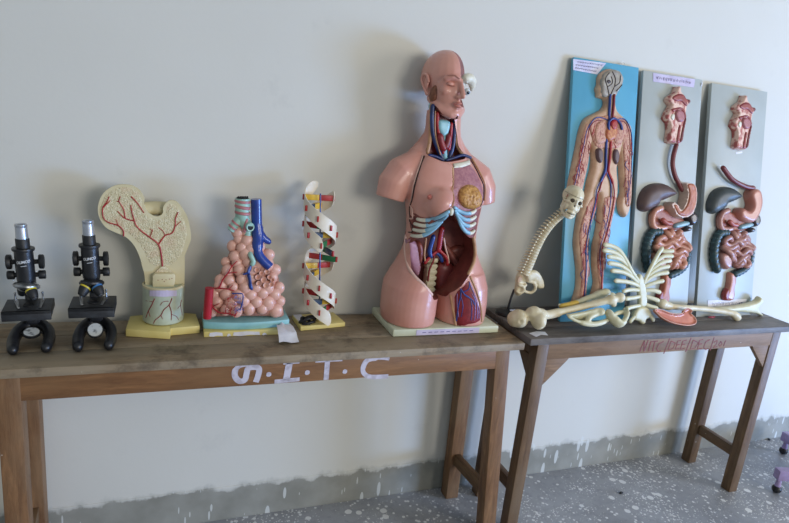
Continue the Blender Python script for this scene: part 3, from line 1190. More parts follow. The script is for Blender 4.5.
# branch that opens towards the viewer
fc = za(226, 278, AF - .024)
fd = Vector((.35, -1, .05)).normalized()
part('bronchus', MB().tube([za(190, 235, AF), za(210, 262, AF - .010), fc], [.013, .0125, .0118], 18, round_cap=False), M_MINT, at_, world=True, smooth=60)
part('bronchus_rim', MB().lathe([(.0125, -.003), (.0130, 0), (.0115, .0025), (.0088, .0018), (.0088, -.002)], 22, fc, fd, caps=False), M_MINT, at_, world=True)
part('bronchus_opening', MB().lathe([(.0090, -.003), (.0090, .0008), (0, .0008)], 18, fc, fd), M_HOLE, at_, world=True)
part('cartilage_band', MB().tube([za(185, 305, AF - .016), za(192, 262, AF - .016), za(200, 222, AF - .014)], [.005, .0055, .004], 10), M_PINKB, at_, world=True)
# blue vein
part('vein', MB().tube(spline([za(270, 68, AF), za(272, 160, AF), za(275, 260, AF), za(282, 340, AF - .004), za(278, 430, AF - .018), za(300, 500, AF - .026), za(372, 575, AF - .032)], 4), [.0152] * 9 + [.0172] * 8 + [.0135] * 8, 18, round_cap=False), M_BLUE, at_, world=True, smooth=60)
part('vein_branch', MB().tube([za(285, 320, AF), za(325, 365, AF), za(362, 385, AF)], [.016, .0125, .009], 14), M_BLUE, at_, world=True, smooth=60)


def zc(u, v, lift=.0):
    px, py = 198 + u / 5.51, 250 + v / 5.51
    return at_y(px, py, adepth(px, py) - .017 - lift)


part('vein_twig', MB().tube(spline([zc(290, 90), zc(278, 125), zc(285, 160), zc(288, 195), zc(296, 216)], 3), [.0035] + [.0055] * 8 + [.005] * 3 + [.0035], 10, flat=.6, side=(0, 0, 1)), M_BLUEV, at_, world=True)
part('vein_twig', MB().tube([zc(278, 125), zc(252, 134)], [.004, .0025], 8), M_BLUEV, at_, world=True)
part('bronchiole', MB().tube(spline([za(225, 470, AF - .02), zc(290, 30), zc(305, 62), zc(300, 78)], 3), .007, 10), M_MINT, at_, world=True)
# red artery
ra, rb = at_y(209.5, 288, 1.605), at_y(207, 318, 1.61)
part('artery', MB().tube([rb, (ra + rb) / 2, ra], [.0118, .0118, .0118], 18, round_cap=False), M_REDB, at_, world=True, smooth=60)
for pts, r in [([(75, 208), (115, 208), (135, 165), (165, 128), (185, 92), (215, 62)], 2.6), ([(165, 128), (215, 122)], 1.8), ([(185, 92), (178, 78)], 1.4), ([(100, 210), (160, 215), (200, 225)], 2.2), ([(170, 218), (192, 192)], 1.4),
               ([(72, 292), (85, 320), (118, 345), (165, 350), (205, 362)], 2.6), ([(80, 312), (118, 295)], 1.4), ([(150, 348), (155, 315)], 1.6), ([(205, 362), (212, 350)], 1.6)]:
    path = spline([zc(u, v, .001) for u, v in pts], 3)
    k = len(path)
    part('arteriole', MB().tube(path, [r * .001 * (1 - .45 * i / k) for i in range(k)], 8), M_REDB, at_, world=True)
# capillary net
net = MB()
net2 = MB()
for i in range(120):
    u, v = rnd.uniform(158, 248), rnd.uniform(238, 362)
    if ((u - 203) / 46) ** 2 + ((v - 300) / 64) ** 2 > 1:
        continue
    an = rnd.uniform(0, PI)
    L = rnd.uniform(8, 15)
    pa, pb = zc(u, v, .0035), zc(u + math.cos(an) * L, v + math.sin(an) * L, .0035)
    (net if u < 205 + rnd.uniform(-20, 20) else net2).tube([pa, pa.lerp(pb, .5) + Vector((0, -.001, .0008)), pb], .0007, 5)
tag(part('capillary_net', net, M_RED, at_, world=True), kind='stuff')
tag(part('capillary_net', net2, mat('violet_capillary', (112, 110, 170), .4), at_, world=True), kind='stuff')
part('venule', MB().tube(spline([zc(190, 240, .004), zc(225, 240, .004), zc(247, 245, .004), zc(245, 290, .004), zc(232, 330, .004)], 3), [.0018] * 13, 8), M_BLUEV, at_, world=True)
# opened air sacs
for u, v, r in ((325, 110, 15), (350, 128, 14), (380, 120, 15), (330, 150, 16), (362, 165, 17), (395, 150, 14), (335, 185, 15), (375, 195, 17), (405, 190, 14), (410, 165, 12)):
    c = zc(u, v, .004)
    nrm = (CAM - c).normalized()
    rr = r / 5.51 * .0026
    part('open_air_sac', MB().lathe([(rr, -.012), (rr * 1.12, -.003), (rr * 1.02, .001), (rr * .86, .0), (rr * .5, -.005), (0, -.007)], 16, c, nrm, caps=False), M_ALV, at_, world=True, smooth=80)

# crumpled slip of paper leaning on the board
sh = MB()
grid = []
P0 = [at_z(276, 326, T_Z + .022), at_z(290, 325, T_Z + .02), at_z(279, 344, T_Z + .0015), at_z(299, 343.5, T_Z + .0015)]
for j in range(7):
    rowp = []
    for i in range(6):
        s, t = i / 5, j / 6
        p = (P0[0].lerp(P0[1], s)).lerp(P0[2].lerp(P0[3], s), t)
        lift = .010 * noise.noise(Vector((s * 4, t * 4, 4))) + .005
        rowp.append(Vector((p.x, p.y, max(T_Z + .001, p.z + lift + .010 * math.sin(PI * t)))))
    grid.append(rowp)
vs_ = [p for r in grid for p in r]
fs_ = [(j * 6 + i, j * 6 + i + 1, (j + 1) * 6 + i + 1, (j + 1) * 6 + i) for j in range(6) for i in range(5)]
k = len(vs_)
vs_ += [p + Vector((0, 0, -.0006)) for p in vs_]
fs_ += [tuple(reversed([i + k for i in f])) for f in fs_]
solo('paper_slip', MB().add(vs_, fs_), M_PAPER, 'crumpled white paper slip beside the alveoli model', 'paper', smooth=30)

# ================================================================== DNA MODEL
DY = 1.672
dp = at_z(320, 322, T_Z + .014)
dt = thing('dna_model', 'white double helix ribbon model with coloured rungs on a yellow board', 'anatomical model', (dp.x, DY, T_Z))
M_RIB = mat('ivory_ribbon', (226, 216, 196), .5, (212, 202, 182), 20)
M_DRED = mat('red_rung', (176, 40, 38), .45)
M_DYEL = mat('yellow_rung', (222, 176, 46), .45)
M_DGRN = mat('green_rung', (30, 112, 62), .45)
M_DBLU = mat('dark_blue_rung', (38, 62, 88), .45)
zp = T_Z + .014
bc_ = [q(300.5, 331, T_Z), q(345, 326.5, T_Z), q(333, 316, T_Z), q(292, 319, T_Z)]
part('board', MB().prism([Vector((v.x, v.y, T_Z)) for v in bc_], (0, 0, .014)), M_YPLATE, dt, world=True, bevel=.0015)
lab = [at_z(292.8, 315, zp), at_z(301, 314.5, zp), at_z(307, 321, zp), at_z(299, 322, zp)]
part('paper_label', MB().prism([v + Vector((0, 0, .0002)) for v in lab], (0, 0, .0008)), M_PAPER, dt, world=True, smooth=None)
ax0 = Vector((dp.x, DY, zp))
ax1 = at_y(320.5, 194, DY)
part('post', MB().lathe([(.011, 0), (.011, .002), (.0085, .006), (.0085, .026), (.006, .03)], 16, ax0), M_YPLATE, dt, world=True)
part('rod', MB().tube([ax0, ax1], .0022, 8), M_BLUEV, dt, world=True)
Hh = (ax1 - ax0).length
RR = .0485
zA_ = lambda py: (at_y(320, py, DY - RR).z - ax0.z) / Hh
pitch = 68.0    # photo rows per turn
hw = .0235


def hel(py, ph, rad=RR, dz=0.0):
    """place on the helix: py is the photo row it passes"""
    th = (py - 240.0) / pitch * 2 * PI + ph
    s = zA_(py)
    c = ax0 + (ax1 - ax0) * s
    return c + Vector((math.cos(th) * rad, math.sin(th) * rad, dz)), th


PH = [0.0, -2.25]
for si, a, b_ in ((0, 188, 312), (1, 199, 247), (1, 266, 322)):
    ph = PH[si]
    n = 80
    inner, outer = [], []
    vs_, fs_ = [], []
    for i in range(n + 1):
        py = a + (b_ - a) * i / n
        e = min(i, n - i) / n
        hh = hw * math.sqrt(min(1.0, e / .045 + .05))
        for rad, dz in ((RR, hh), (RR, -hh), (RR - .0018, -hh), (RR - .0018, hh)):
            vs_.append(hel(py, ph, rad, dz)[0])
    for i in range(n):
        for k in range(4):
            k2 = (k + 1) % 4
            fs_.append((i * 4 + k, i * 4 + k2, (i + 1) * 4 + k2, (i + 1) * 4 + k))
    fs_ += [(3, 2, 1, 0), (n * 4, n * 4 + 1, n * 4 + 2, n * 4 + 3)]
    part('ribbon', MB().add(vs_, fs_), M_RIB, dt, world=True, smooth=50)
cols = [(M_DRED, M_DGRN), (M_DYEL, M_DBLU), (M_DGRN, M_DRED), (M_DRED, M_DYEL), (M_DBLU, M_DYEL), (M_DYEL, M_DRED), (M_DRED, M_DGRN), (M_DGRN, M_DBLU)]
# each rung joins the two strands at one level
k = 0
for j in range(14):
    zl = .045 + j * (Hh - .06) / 13
    pts = []
    for ph in PH:
        best = None
        for i in range(400):
            py = 186 + (322 - 186) * i / 399
            P, th = hel(py, ph, RR - .001)
            pts_ = abs(P.z - (ax0.z + zl))
            if best is None or pts_ < best[0]:
                best = (pts_, P, th)
        pts.append(best[1:])
    A, B = pts[0][0], pts[1][0]
    B.z = A.z
    d = (B - A)
    L = d.length
    d.normalize()
    u = Vector((0, 0, 1))
    w = d.cross(u)
    cA, cB = cols[j % len(cols)]
    R3 = frame(d, w, u)
    part('rung', MB().box(A + d * L * .25, (L * .5, .006, .017), R3), cA, dt, world=True, bevel=.0006)
    part('rung', MB().box(A + d * L * .75, (L * .5, .006, .017), R3), cB, dt, world=True, bevel=.0006)
    for P, th in pts:
        o_ = Vector((math.cos(th), math.sin(th), 0))
        tt = Vector((-math.sin(th), math.cos(th), 0))
        part('peg', MB().box(P + o_ * .0036, (.006, .0052, .0165), frame(o_, tt, u)), M_DRED, dt, world=True, bevel=.0006)
# black cable bundle
cb = at_z(306, 327, T_Z)
M_CABLE = mat('black_cable', (26, 26, 28), .45)
path = []
for i in range(150):
    t = i / 149
    a = t * 2 * PI * 4.3
    path.append(Vector((cb.x + (.022 + .005 * math.sin(3 * a * .37)) * math.cos(a), cb.y - .004 + (.012 + .003 * math.sin(a * .6)) * math.sin(a), T_Z + .019 + .010 * math.sin(a * 1.31 + 1) + .007 * math.sin(a * .43))))
solo('cable_bundle', clampz(MB().tube(path, .0042, 7), T_Z + .0003), M_CABLE, 'tangled bundle of black cable lying against the helix board', 'cable', smooth=70)
# ================================================================== TORSO MODEL
from mathutils.bvhtree import BVHTree
M_SKIN = mat('pink_torso_skin', (209, 152, 136), .34, (200, 139, 124), 9, coat=.25)
M_CAV = mat('maroon_cavity', (142, 72, 62), .42, (116, 54, 48), 30)
M_MUSC = mat('brown_red_muscle', (140, 78, 68), .5, (112, 56, 50), 60, .2, 140, stretch=(1, 1, .35))
M_MAUVE = mat('mauve_muscle', (172, 118, 120), .45, (150, 96, 104), 120, .2, 180)
M_FAT = mat('golden_gland', (206, 154, 84), .45, (160, 106, 48), 130, .6, 170)
M_RIBW = mat('ivory_rib', (222, 218, 198), .4, (206, 200, 180), 40)
M_RIBB = mat('pale_blue_cartilage', (146, 190, 210), .4, (124, 170, 194), 40)
M_TAN = mat('tan_section_edge', (190, 146, 108), .5, (172, 124, 90), 40)
M_LIP = mat('pale_pink_section_edge', (226, 184, 168), .45)
M_LILAC2 = mat('lilac_wall', (176, 130, 146), .45, (150, 104, 126), 40)
M_IVORY = mat('ivory_vertebra', (214, 204, 172), .45, (196, 184, 150), 40)
M_AQUA = mat('aqua_cartilage', (150, 196, 200), .4, (126, 174, 182), 40)
M_BROWNM = mat('brown_jaw_muscle', (128, 78, 52), .5, (104, 60, 40), 140, .3, 200)
M_GBASE = mat('pale_green_stand', (208, 212, 186), .45, (196, 200, 174), 16)

TX, TZ0 = .83, .785
tt_ = thing('torso_model', 'pink human torso model with open chest and belly and half a face cut away', 'anatomical model', (TX, 1.66, T_Z))
# stand
xa, xb = .640, 1.018
part('stand', MB().box(((xa + xb) / 2, 1.657, T_Z + .0125), (xb - xa, .214, .025)), M_GBASE, tt_, world=True, bevel=.005)
lb = [at_y(416, 335.5, 1.5495), at_y(479, 331.5, 1.5495)]
part('paper_label', MB().prism([(lb[0].x, 1.5497, T_Z + .003), (lb[1].x, 1.5497, T_Z + .003), (lb[1].x, 1.5497, T_Z + .0215), (lb[0].x, 1.5497, T_Z + .0205)], (0, -.0008, 0)), M_LILAC, tt_, world=True, smooth=None)
for i in range(9):
    xx = lb[0].x + .02 + i * .021
    part('pen_mark', MB().prism([(xx, 1.5487, T_Z + .0108), (xx + .014, 1.5487, T_Z + .0112), (xx + .013, 1.5487, T_Z + .0135), (xx + .001, 1.5487, T_Z + .0130)], (0, -.0003, 0)), M_INK, tt_, world=True, smooth=None)

RINGS = [(.125, -.008, 1.656, .150, .090), (.140, -.008, 1.654, .168, .105), (.16, -.010, 1.655, .162, .106), (.19, -.011, 1.656, .145, .101), (.225, -.012, 1.658, .127, .095), (.26, -.014, 1.659, .118, .091),
         (.30, -.014, 1.661, .115, .091), (.34, -.014, 1.664, .119, .096), (.38, -.016, 1.667, .125, .100), (.42, -.020, 1.671, .134, .100), (.46, -.024, 1.676, .140, .093), (.495, -.028, 1.681, .122, .080),
         (.525, -.031, 1.685, .096, .067), (.55, -.033, 1.688, .074, .058), (.58, -.035, 1.690, .060, .054), (.62, -.037, 1.692, .054, .053), (.67, -.040, 1.693, .052, .053)]


def ring(z, cx, cy, a, b_, e=2.35, n=36):
    out = []
    for k in range(n):
        th = 2 * PI * k / n
        c, s = math.cos(th), math.sin(th)
        out.append(Vector((TX + cx + a * math.copysign(abs(c) ** (2 / e), c), cy + b_ * math.copysign(abs(s) ** (2 / e), s), TZ0 + z)))
    return out


mb = MB()
mb.loft([ring(*r) for r in RINGS])
for sx, cxx in ((-1, -.108), (1, .077)):
    mb.loft([ring(0.001, cxx, 1.645, .085, .100, 2.1), ring(.03, cxx, 1.646, .089, .103, 2.1), ring(.07, cxx, 1.648, .089, .106, 2.1), ring(.12, cxx * .95, 1.652, .090, .106, 2.1), ring(.17, cxx * .72, 1.655, .09, .1, 2.1)])
    # shoulder and cut-off upper arm
    mb.tube([(TX - .03 + sx * .03, 1.69, TZ0 + .53), (TX - .03 + sx * .085, 1.686, TZ0 + .505), (TX - .032 + sx * .130, 1.682, TZ0 + .472), (TX - .034 + sx * .153, 1.680, TZ0 + .435), (TX - .034 + sx * .163, 1.678, TZ0 + .388)],
            [.034, .043, .053, .052, .0455], 20, round_cap=False)
    mb.tube([(TX - .033 + sx * .02, 1.70, TZ0 + .60), (TX - .032 + sx * .05, 1.70, TZ0 + .55), (TX - .03 + sx * .10, 1.695, TZ0 + .50)], [.035, .037, .035], 16)
mb.ell((TX - .066, 1.588, TZ0 + .395), (.052, .056, .052), n=20, m=14)          # the whole breast
mb.ell((TX + .030, 1.600, TZ0 + .405), (.045, .030, .050), n=20, m=14)
HC = Vector((TX - .047, 1.688, TZ0 + .748))
HR = Matrix.Rotation(math.radians(9), 3, 'Z')


def hl(x, y, z):
    return HC + HR @ Vector((x, y, z))


def hell(c, r):
    mb.ell(hl(*c), r, HR, 20, 14)


hell((0, .014, .024), (.066, .086, .079))
hell((0, -.032, -.016), (.054, .050, .076))
hell((0, -.036, -.062), (.042, .040, .036))
hell((0, -.066, -.084), (.019, .016, .016))
mb.tube([hl(-.050, .0, -.045), hl(-.040, -.04, -.072), hl(-.012, -.066, -.088)], [.013, .014, .013], 12)
mb.tube([hl(.050, .0, -.045), hl(.040, -.04, -.072), hl(.012, -.066, -.088)], [.013, .014, .013], 12)
for sx in (-1, 1):
    hell((sx * .036, -.056, -.020), (.018, .018, .015))
    mb.tube([hl(sx * .044, -.060, .014), hl(sx * .026, -.076, .019), hl(sx * .006, -.080, .014)], [.008, .009, .007], 10)
    hell((sx * .009, -.089, -.036), (.0075, .009, .0065))
mb.tube([hl(0, -.080, .008), hl(0, -.092, -.014), hl(0, -.102, -.032)], [.0085, .0085, .0095], 12)
hell((0, -.0815, -.052), (.016, .010, .006))
hell((0, -.0805, -.0625), (.015, .010, .007))
body_me = organic(mb, .0033, 8)
# face: sockets, lids, mouth line, nipple
FACE = []
for sx in (-1, 1):
    FACE.append((hl(sx * .027, -.080, .0005), .0125, -.0115))
    FACE.append((hl(sx * .027, -.074, -.003), .0080, .0068))
for k in range(-3, 4):
    FACE.append((hl(k * .0045, -.092, -.0573), .0030, -.0034))
FACE.append((hl(0, -.088, -.073), .008, -.003))
for v in body_me.vertices:
    for c, r, d in FACE:
        L = (v.co - c).length
        if L < r * 3:
            w = math.exp(-(L / r) ** 2)
            nn = (HR @ Vector((0, -1, 0)))
            v.co += nn * d * w
bvh = BVHTree.FromPolygons([v.co for v in body_me.vertices], [p.vertices for p in body_me.polygons])


def hit(px, py, fall=1.58):
    h = bvh.ray_cast(CAM, ray(px, py).normalized())
    return h[0] if h[0] is not None else at_y(px, py, fall)


def front(u, v):
    h = bvh.ray_cast(Vector((u, 1.0, v)), Vector((0, 1, 0)))
    return h[0].y if h[0] is not None and h[0].y < 1.72 else 1.63


def on_body(u, v, n):
    return Vector((u, front(u, v) - n, v))


def drape(name, pix, material, lift, th, res=.007, w=None, hf=None, smooth_n=3, closed=True, label=None):
    pts = [hit(*p) for p in pix]
    pl = [Vector((p.x, p.z)) for p in pts]
    if smooth_n > 1:
        pl = spline(pl, smooth_n, True)
    m = puff(pl, th, w or th * 1.5, res, on_body, base=lift, back=lift - .003, hf=hf)
    return part(name, m, material, tt_, world=True, smooth=50, label=label)


def seam(name, pix, material, r, lift, n=8, flat=1.0):
    pts = spline([hit(*p) for p in pix], 5)
    pts = [on_body(p.x, p.z, lift) for p in pts]
    return part(name, MB().tube(pts, r, n), material, tt_, world=True, smooth=70)


CAVPX = [(411, 236), (410.5, 250), (411, 265), (414.6, 277), (424, 286), (431.7, 295), (434.5, 300), (442, 296), (450, 293), (456, 290), (463, 284), (469, 275), (474, 264), (476, 250), (474, 234), (468, 226), (450, 212), (428, 222)]
cav = spline([Vector((hit(*p).x, hit(*p).z)) for p in CAVPX], 4, True)
cm = MB().prism([(p.x, 1.50, p.y) for p in cav], (0, .195, 0)).mesh('c')
cm.materials.append(M_SKIN)
cm.materials.append(M_CAV)
cm.polygons.foreach_set('material_index', [1] * len(cm.polygons))
NKPX = [(431, 104), (430, 122), (429, 141), (426, 153), (434, 158), (445, 162), (456, 161), (466, 157), (459, 147), (457, 135), (458, 116), (450, 119), (440, 114)]
nk = [Vector((hit(*p, 1.645).x, hit(*p, 1.645).z)) for p in NKPX]
nm = MB().prism([(p.x, 1.50, p.y) for p in spline(nk, 3, True)], (0, .175, 0)).mesh('n')
nm.materials.append(M_SKIN)
nm.materials.append(M_CAV)
nm.polygons.foreach_set('material_index', [1] * len(nm.polygons))
# half of the face and brow is taken off along the midline
hm = MB().prism([hl(.001, -.16, -.062), hl(.001, -.16, .13), hl(.001, -.005, .13), hl(.001, -.005, -.02), hl(.001, -.045, -.062)], HR @ Vector((.12, 0, 0))).mesh('h')
hm.materials.append(M_SKIN)
hm.materials.append(M_MUSC)
hm.polygons.foreach_set('material_index', [1] * len(hm.polygons))
body_me.materials.clear()
body_me.materials.append(M_SKIN)
body_me.materials.append(M_CAV)
body_me.materials.append(M_MUSC)
cut = boolean(body_me, [('DIFFERENCE', cm), ('DIFFERENCE', nm), ('DIFFERENCE', hm)])
cut.transform(xf(tt_).inverted())
shade(cut, 50)
o = link(bpy.data.objects.new('body_shell', cut))
o.parent = tt_

# closed lids and lips
for sx in (-1,):
    lid = part('eyelid', MB().ell(hl(sx * .027, -.0665, -.001), (.0135, .0095, .0080), HR, 16, 10), M_SKIN, tt_, world=True, smooth=180)
    part('lash_line', MB().tube([hl(sx * .015, -.0735, -.004), hl(sx * .021, -.0765, -.0062), hl(sx * .028, -.0765, -.0066), hl(sx * .035, -.0735, -.005), hl(sx * .039, -.069, -.003)], .0007, 6), M_MUSC, lid, world=True)
    part('eyebrow', MB().tube([hl(sx * .012, -.0865, .0165), hl(sx * .026, -.0835, .0235), hl(sx * .042, -.0690, .0215)], [.0022, .0026, .0014], 8), mat('faint_brow', (176, 118, 102), .5), tt_, world=True, smooth=70)
lp = mat('rose_lips', (190, 118, 106), .38)
part('lip', MB().tube([hl(-.019, -.0815, -.0565), hl(-.010, -.0895, -.0530), hl(-.001, -.0925, -.0535)], [.0018, .0034, .0036], 8), lp, tt_, world=True, smooth=80)
part('lip', MB().tube([hl(-.018, -.0815, -.0580), hl(-.010, -.0880, -.0620), hl(-.001, -.0905, -.0625)], [.0016, .0036, .0040], 8), lp, tt_, world=True, smooth=80)
# ear, brow marks
ear = MB().tube(spline([hl(-.066, -.002, -.034), hl(-.070, .010, -.018), hl(-.074, .024, .008), hl(-.073, .016, .022), hl(-.070, .0, .018), hl(-.067, -.006, .002)], 4), .0042, 8)
ear.ell(hl(-.067, .008, -.004), (.005, .014, .022), HR)
ear.ell(hl(-.066, -.001, -.033), (.004, .006, .007), HR)
part('ear', ear, M_SKIN, tt_, world=True, smooth=80)
# chewing muscle laid bare below the ear
part('jaw_muscle', MB().ell(hl(-.051, -.020, -.034), (.013, .017, .028), HR @ Matrix.Rotation(.25, 3, 'X'), 14, 10), M_BROWNM, tt_, world=True, smooth=80)
part('jaw_gland', MB().ell(hl(-.050, -.012, -.068), (.010, .010, .014), HR, 12, 8), M_AQUA, tt_, world=True, smooth=80)
# white orbit with the eyeball
orb = MB()
orb.tube(spline([hl(.004, -.052, .004), hl(.020, -.070, .020), hl(.040, -.068, .022), hl(.056, -.060, .010), hl(.060, -.056, -.006)], 4), [.011] * 4 + [.0150] * 8 + [.011] * 3 + [.007] * 2, 12)
orb.tube([hl(.002, -.05, .012), hl(.004, -.055, -.018), hl(.008, -.058, -.03)], [.010, .010, .007], 10)
orb.ell(hl(.02, -.045, .008), (.022, .016, .018), HR)
part('eye_socket_bone', organic(orb, .0022, 4), M_RIBW, tt_, world=True, smooth=180)
eb = part('eyeball', MB().ell(hl(.034, -.068, -.016), .0105, None, 18, 12), mat('eye_white', (214, 222, 224), .25), tt_, world=True, smooth=180)
ed = (CAM - hl(.034, -.068, -.016)).normalized() * .35 + HR @ Vector((.1, -1, -.35))
part('iris', MB().lathe([(.0052, .0), (.0052, .0012), (.003, .0022), (0, .0024)], 16, hl(.034, -.068, -.016) + ed.normalized() * .0092, ed), mat('dark_iris', (30, 44, 54), .25), eb, world=True)
part('eye_muscle', MB().tube([hl(.030, -.055, -.014), hl(.022, -.046, -.024), hl(.012, -.035, -.03)], [.006, .006, .005], 10), M_MAUVE, tt_, world=True)


# neck vessels and larynx
def nk3(u, v, d):
    return at_y(400 + u / 4.75, 105 + v / 4.75, d)


M_NAVY = mat('navy_vein', (40, 56, 108), .35, (30, 42, 84), 40)
NV = [('jugular_vein', [(155, 5), (152, 70), (158, 140), (180, 210), (205, 262)], .0072, M_NAVY, 1.648), ('jugular_vein', [(262, 60), (258, 130), (252, 190), (238, 240), (222, 265)], .0066, M_NAVY, 1.650),
      ('carotid_artery', [(178, 40), (178, 100), (190, 160), (205, 225)], .0062, M_RED, 1.646), ('carotid_artery', [(244, 90), (240, 150), (232, 210)], .0055, M_RED, 1.648),
      ('thyroid_lobe', [(190, 150), (196, 180), (206, 205)], .011, M_DKRED, 1.640), ('thyroid_lobe', [(232, 150), (226, 178), (216, 200)], .010, M_DKRED, 1.640),
      ('windpipe', [(208, 150), (208, 200), (212, 255)], .0095, M_AQUA, 1.650), ('neck_nerve', [(168, 30), (166, 100), (172, 160), (192, 235)], .0022, M_TAN, 1.641), ('neck_muscle', [(150, 0), (146, 90), (142, 170), (130, 225)], .006, M_TAN, 1.655),
      ('neck_muscle', [(268, 60), (268, 130), (270, 185), (300, 238)], .0065, M_TAN, 1.650), ('subclavian_vein', [(222, 262), (260, 250), (300, 238), (335, 250)], .0046, M_NAVY, 1.638), ('subclavian_vein', [(205, 262), (170, 245), (140, 238)], .0046, M_NAVY, 1.640)]
for nm_, pts, r, m_, d in NV:
    part(nm_, MB().tube(spline([nk3(u, v, d) for u, v in pts], 4), r, 10), m_, tt_, world=True, smooth=70)
lx = [nk3(*p, 1.632) for p in [(190, 72), (245, 80), (240, 128), (222, 152), (205, 150), (188, 118)]]
part('larynx', puff(spline([(p.x, p.z) for p in lx], 3, True), .010, .012, .004, lambda u, v, n: Vector((u, 1.648 - n, v)), base=.002, back=-.01), M_AQUA, tt_, world=True, smooth=60)
part('neck_rear', MB().box(((nk3(200, 120, 1.66)).x, 1.672, nk3(200, 120, 1.66).z), (.075, .01, .14)), M_DKRED, tt_, world=True)

# chest plate
SK = [(424.5, 157), (416.5, 181), (411.5, 204), (412, 211), (420, 215.5), (430, 217), (440, 213), (447, 209), (451, 205), (452, 185), (452, 166), (446, 163), (435, 159)]
drape('chest_skin', SK, M_SKIN, .004, .0018, .006, .004, smooth_n=3)
MU = [(453.5, 167), (453.5, 186), (452.5, 206), (458, 210), (470, 211), (480, 207), (483, 196), (481.5, 187), (477, 175), (469.5, 165), (462, 167)]
drape('chest_muscle', MU, M_MAUVE, .002, .0015, .006, .004, smooth_n=2)
drape('collar_edge', [(453, 163.5), (462, 162), (469, 159.5), (470, 164), (462, 167), (453.5, 168)], M_RIBW, .004, .003, .004, .003, smooth_n=1)
drape('midline_edge', [(450.5, 166), (453.5, 167), (453.5, 186), (453, 206), (450.5, 207), (451.5, 186)], M_TAN, .003, .0035, .004, .003, smooth_n=1)
fb = [(463, 186), (470, 184.5), (477, 188), (480.5, 196), (479, 205), (472, 209), (464, 207.5), (458.5, 201), (458, 192)]
drape('mammary_gland', fb, M_FAT, .004, .016, .004, .022, hf=lambda u, v, t, g: g + .004 * t * noise.noise(Vector((u * 170, v * 170, 1))))
LOWL = [(411, 212), (420, 216.5), (430, 218), (440, 214), (449, 210), (450, 214), (440, 224), (428, 233), (417, 238.5), (407, 243), (407.5, 226)]
drape('rib_muscle', LOWL, M_MUSC, .001, .002, .005, .003, smooth_n=2)
LOWR = [(453, 209), (462, 212), (472, 212), (481, 208), (480, 220), (476, 232), (472, 238), (466, 235), (460, 226), (454, 216)]
drape('rib_muscle', LOWR, M_MUSC, .001, .002, .005, .003, smooth_n=2)


def z5(u, v):
    return (395 + u / 6.54, 195 + v / 6.54)


RL = [[(345, 105), (290, 138), (230, 158), (175, 162), (142, 155)], [(335, 125), (285, 165), (230, 190), (180, 198), (125, 185)], [(318, 145), (270, 190), (225, 218), (175, 232), (115, 222)], [(300, 170), (255, 215), (205, 250), (160, 265), (105, 262)]]
RRt = [[(385, 80), (420, 105), (460, 118), (500, 112), (518, 98)], [(388, 100), (420, 138), (455, 158), (495, 155), (518, 140)], [(395, 120), (425, 172), (455, 195), (490, 198), (515, 182)], [(408, 150), (432, 205), (460, 238), (490, 246), (510, 232)]]
for rset in (RL, RRt):
    for pts in rset:
        P = spline([hit(*z5(*p)) for p in pts], 5)
        P = [on_body(p.x, p.z, .0065) for p in P]
        k = len(P)
        c = int(k * .62)
        rr = [.0052 + .0012 * math.sin(PI * i / k) for i in range(k)]
        part('rib_cartilage', MB().tube(P[:c + 1], rr[:c + 1], 10), M_RIBB, tt_, world=True, smooth=70)
        part('rib', MB().tube(P[c:], rr[c:], 10), M_RIBW, tt_, world=True, smooth=70)
xp = hit(450.5, 210)
part('breastbone_tip', MB().ell(xp + Vector((0, -.008, -.004)), (.007, .006, .012), None, 12, 8), M_RIBW, tt_, world=True, smooth=80)
npc = bvh.ray_cast(CAM, ray(430.5, 197.5).normalized())
part('nipple', MB().lathe([(.0085, .0), (.0075, .0015), (.0042, .0025), (.004, .006), (.0025, .0075), (0, .008)], 16, npc[0] + npc[1] * .0055, npc[1]), mat('rose_nipple', (196, 112, 100), .4), tt_, world=True, smooth=70)
# dark gaps beside the plate
M_GAP = mat('dark_gap', (52, 26, 24), .6)
seam('plate_gap', [(424, 156), (415.8, 181), (410.6, 204), (410, 218), (408, 232)], M_GAP, .0022, .0012)
seam('plate_gap', [(470.5, 160), (478.5, 174.5), (483.5, 188), (482.5, 200), (482, 207)], M_GAP, .0026, .0012)
seam('plate_rim', [(472, 159), (480, 173), (485, 187), (484.5, 200)], M_TAN, .003, .0015)
seam('plate_rim', [(422.5, 156), (414.4, 181), (409.2, 204), (408.4, 218)], M_LIP, .0022, .0012)
# belly: rims
lipL = spline([hit(*p) for p in [(406, 236), (405, 250), (408, 266), (414.6, 277), (424, 286), (431.5, 295)]], 5)
part('belly_rim', MB().tube([p + Vector((.002, .004, 0)) for p in lipL], .0055, 10), M_LIP, tt_, world=True, smooth=70)
lipR = spline([hit(*p) for p in [(474, 236), (476, 250), (474.5, 263), (469.5, 274)]], 5)
part('belly_rim', MB().tube([p + Vector((-.001, .004, 0)) for p in lipR], .006, 10), M_TAN, tt_, world=True, smooth=70)


def z6(u, v, d):
    return at_y(400 + u / 6.155, 240 + v / 6.155, d)


def organ(name, pix, d, h, w, m_, n=3, res=.005):
    P = [z6(u, v, d) for u, v in pix]
    return part(name, puff(spline([(p.x, p.z) for p in P], n, True), h, w, res, lambda u, v, nn: Vector((u, d - nn, v)), base=.001, back=-.02), m_, tt_, world=True, smooth=60)


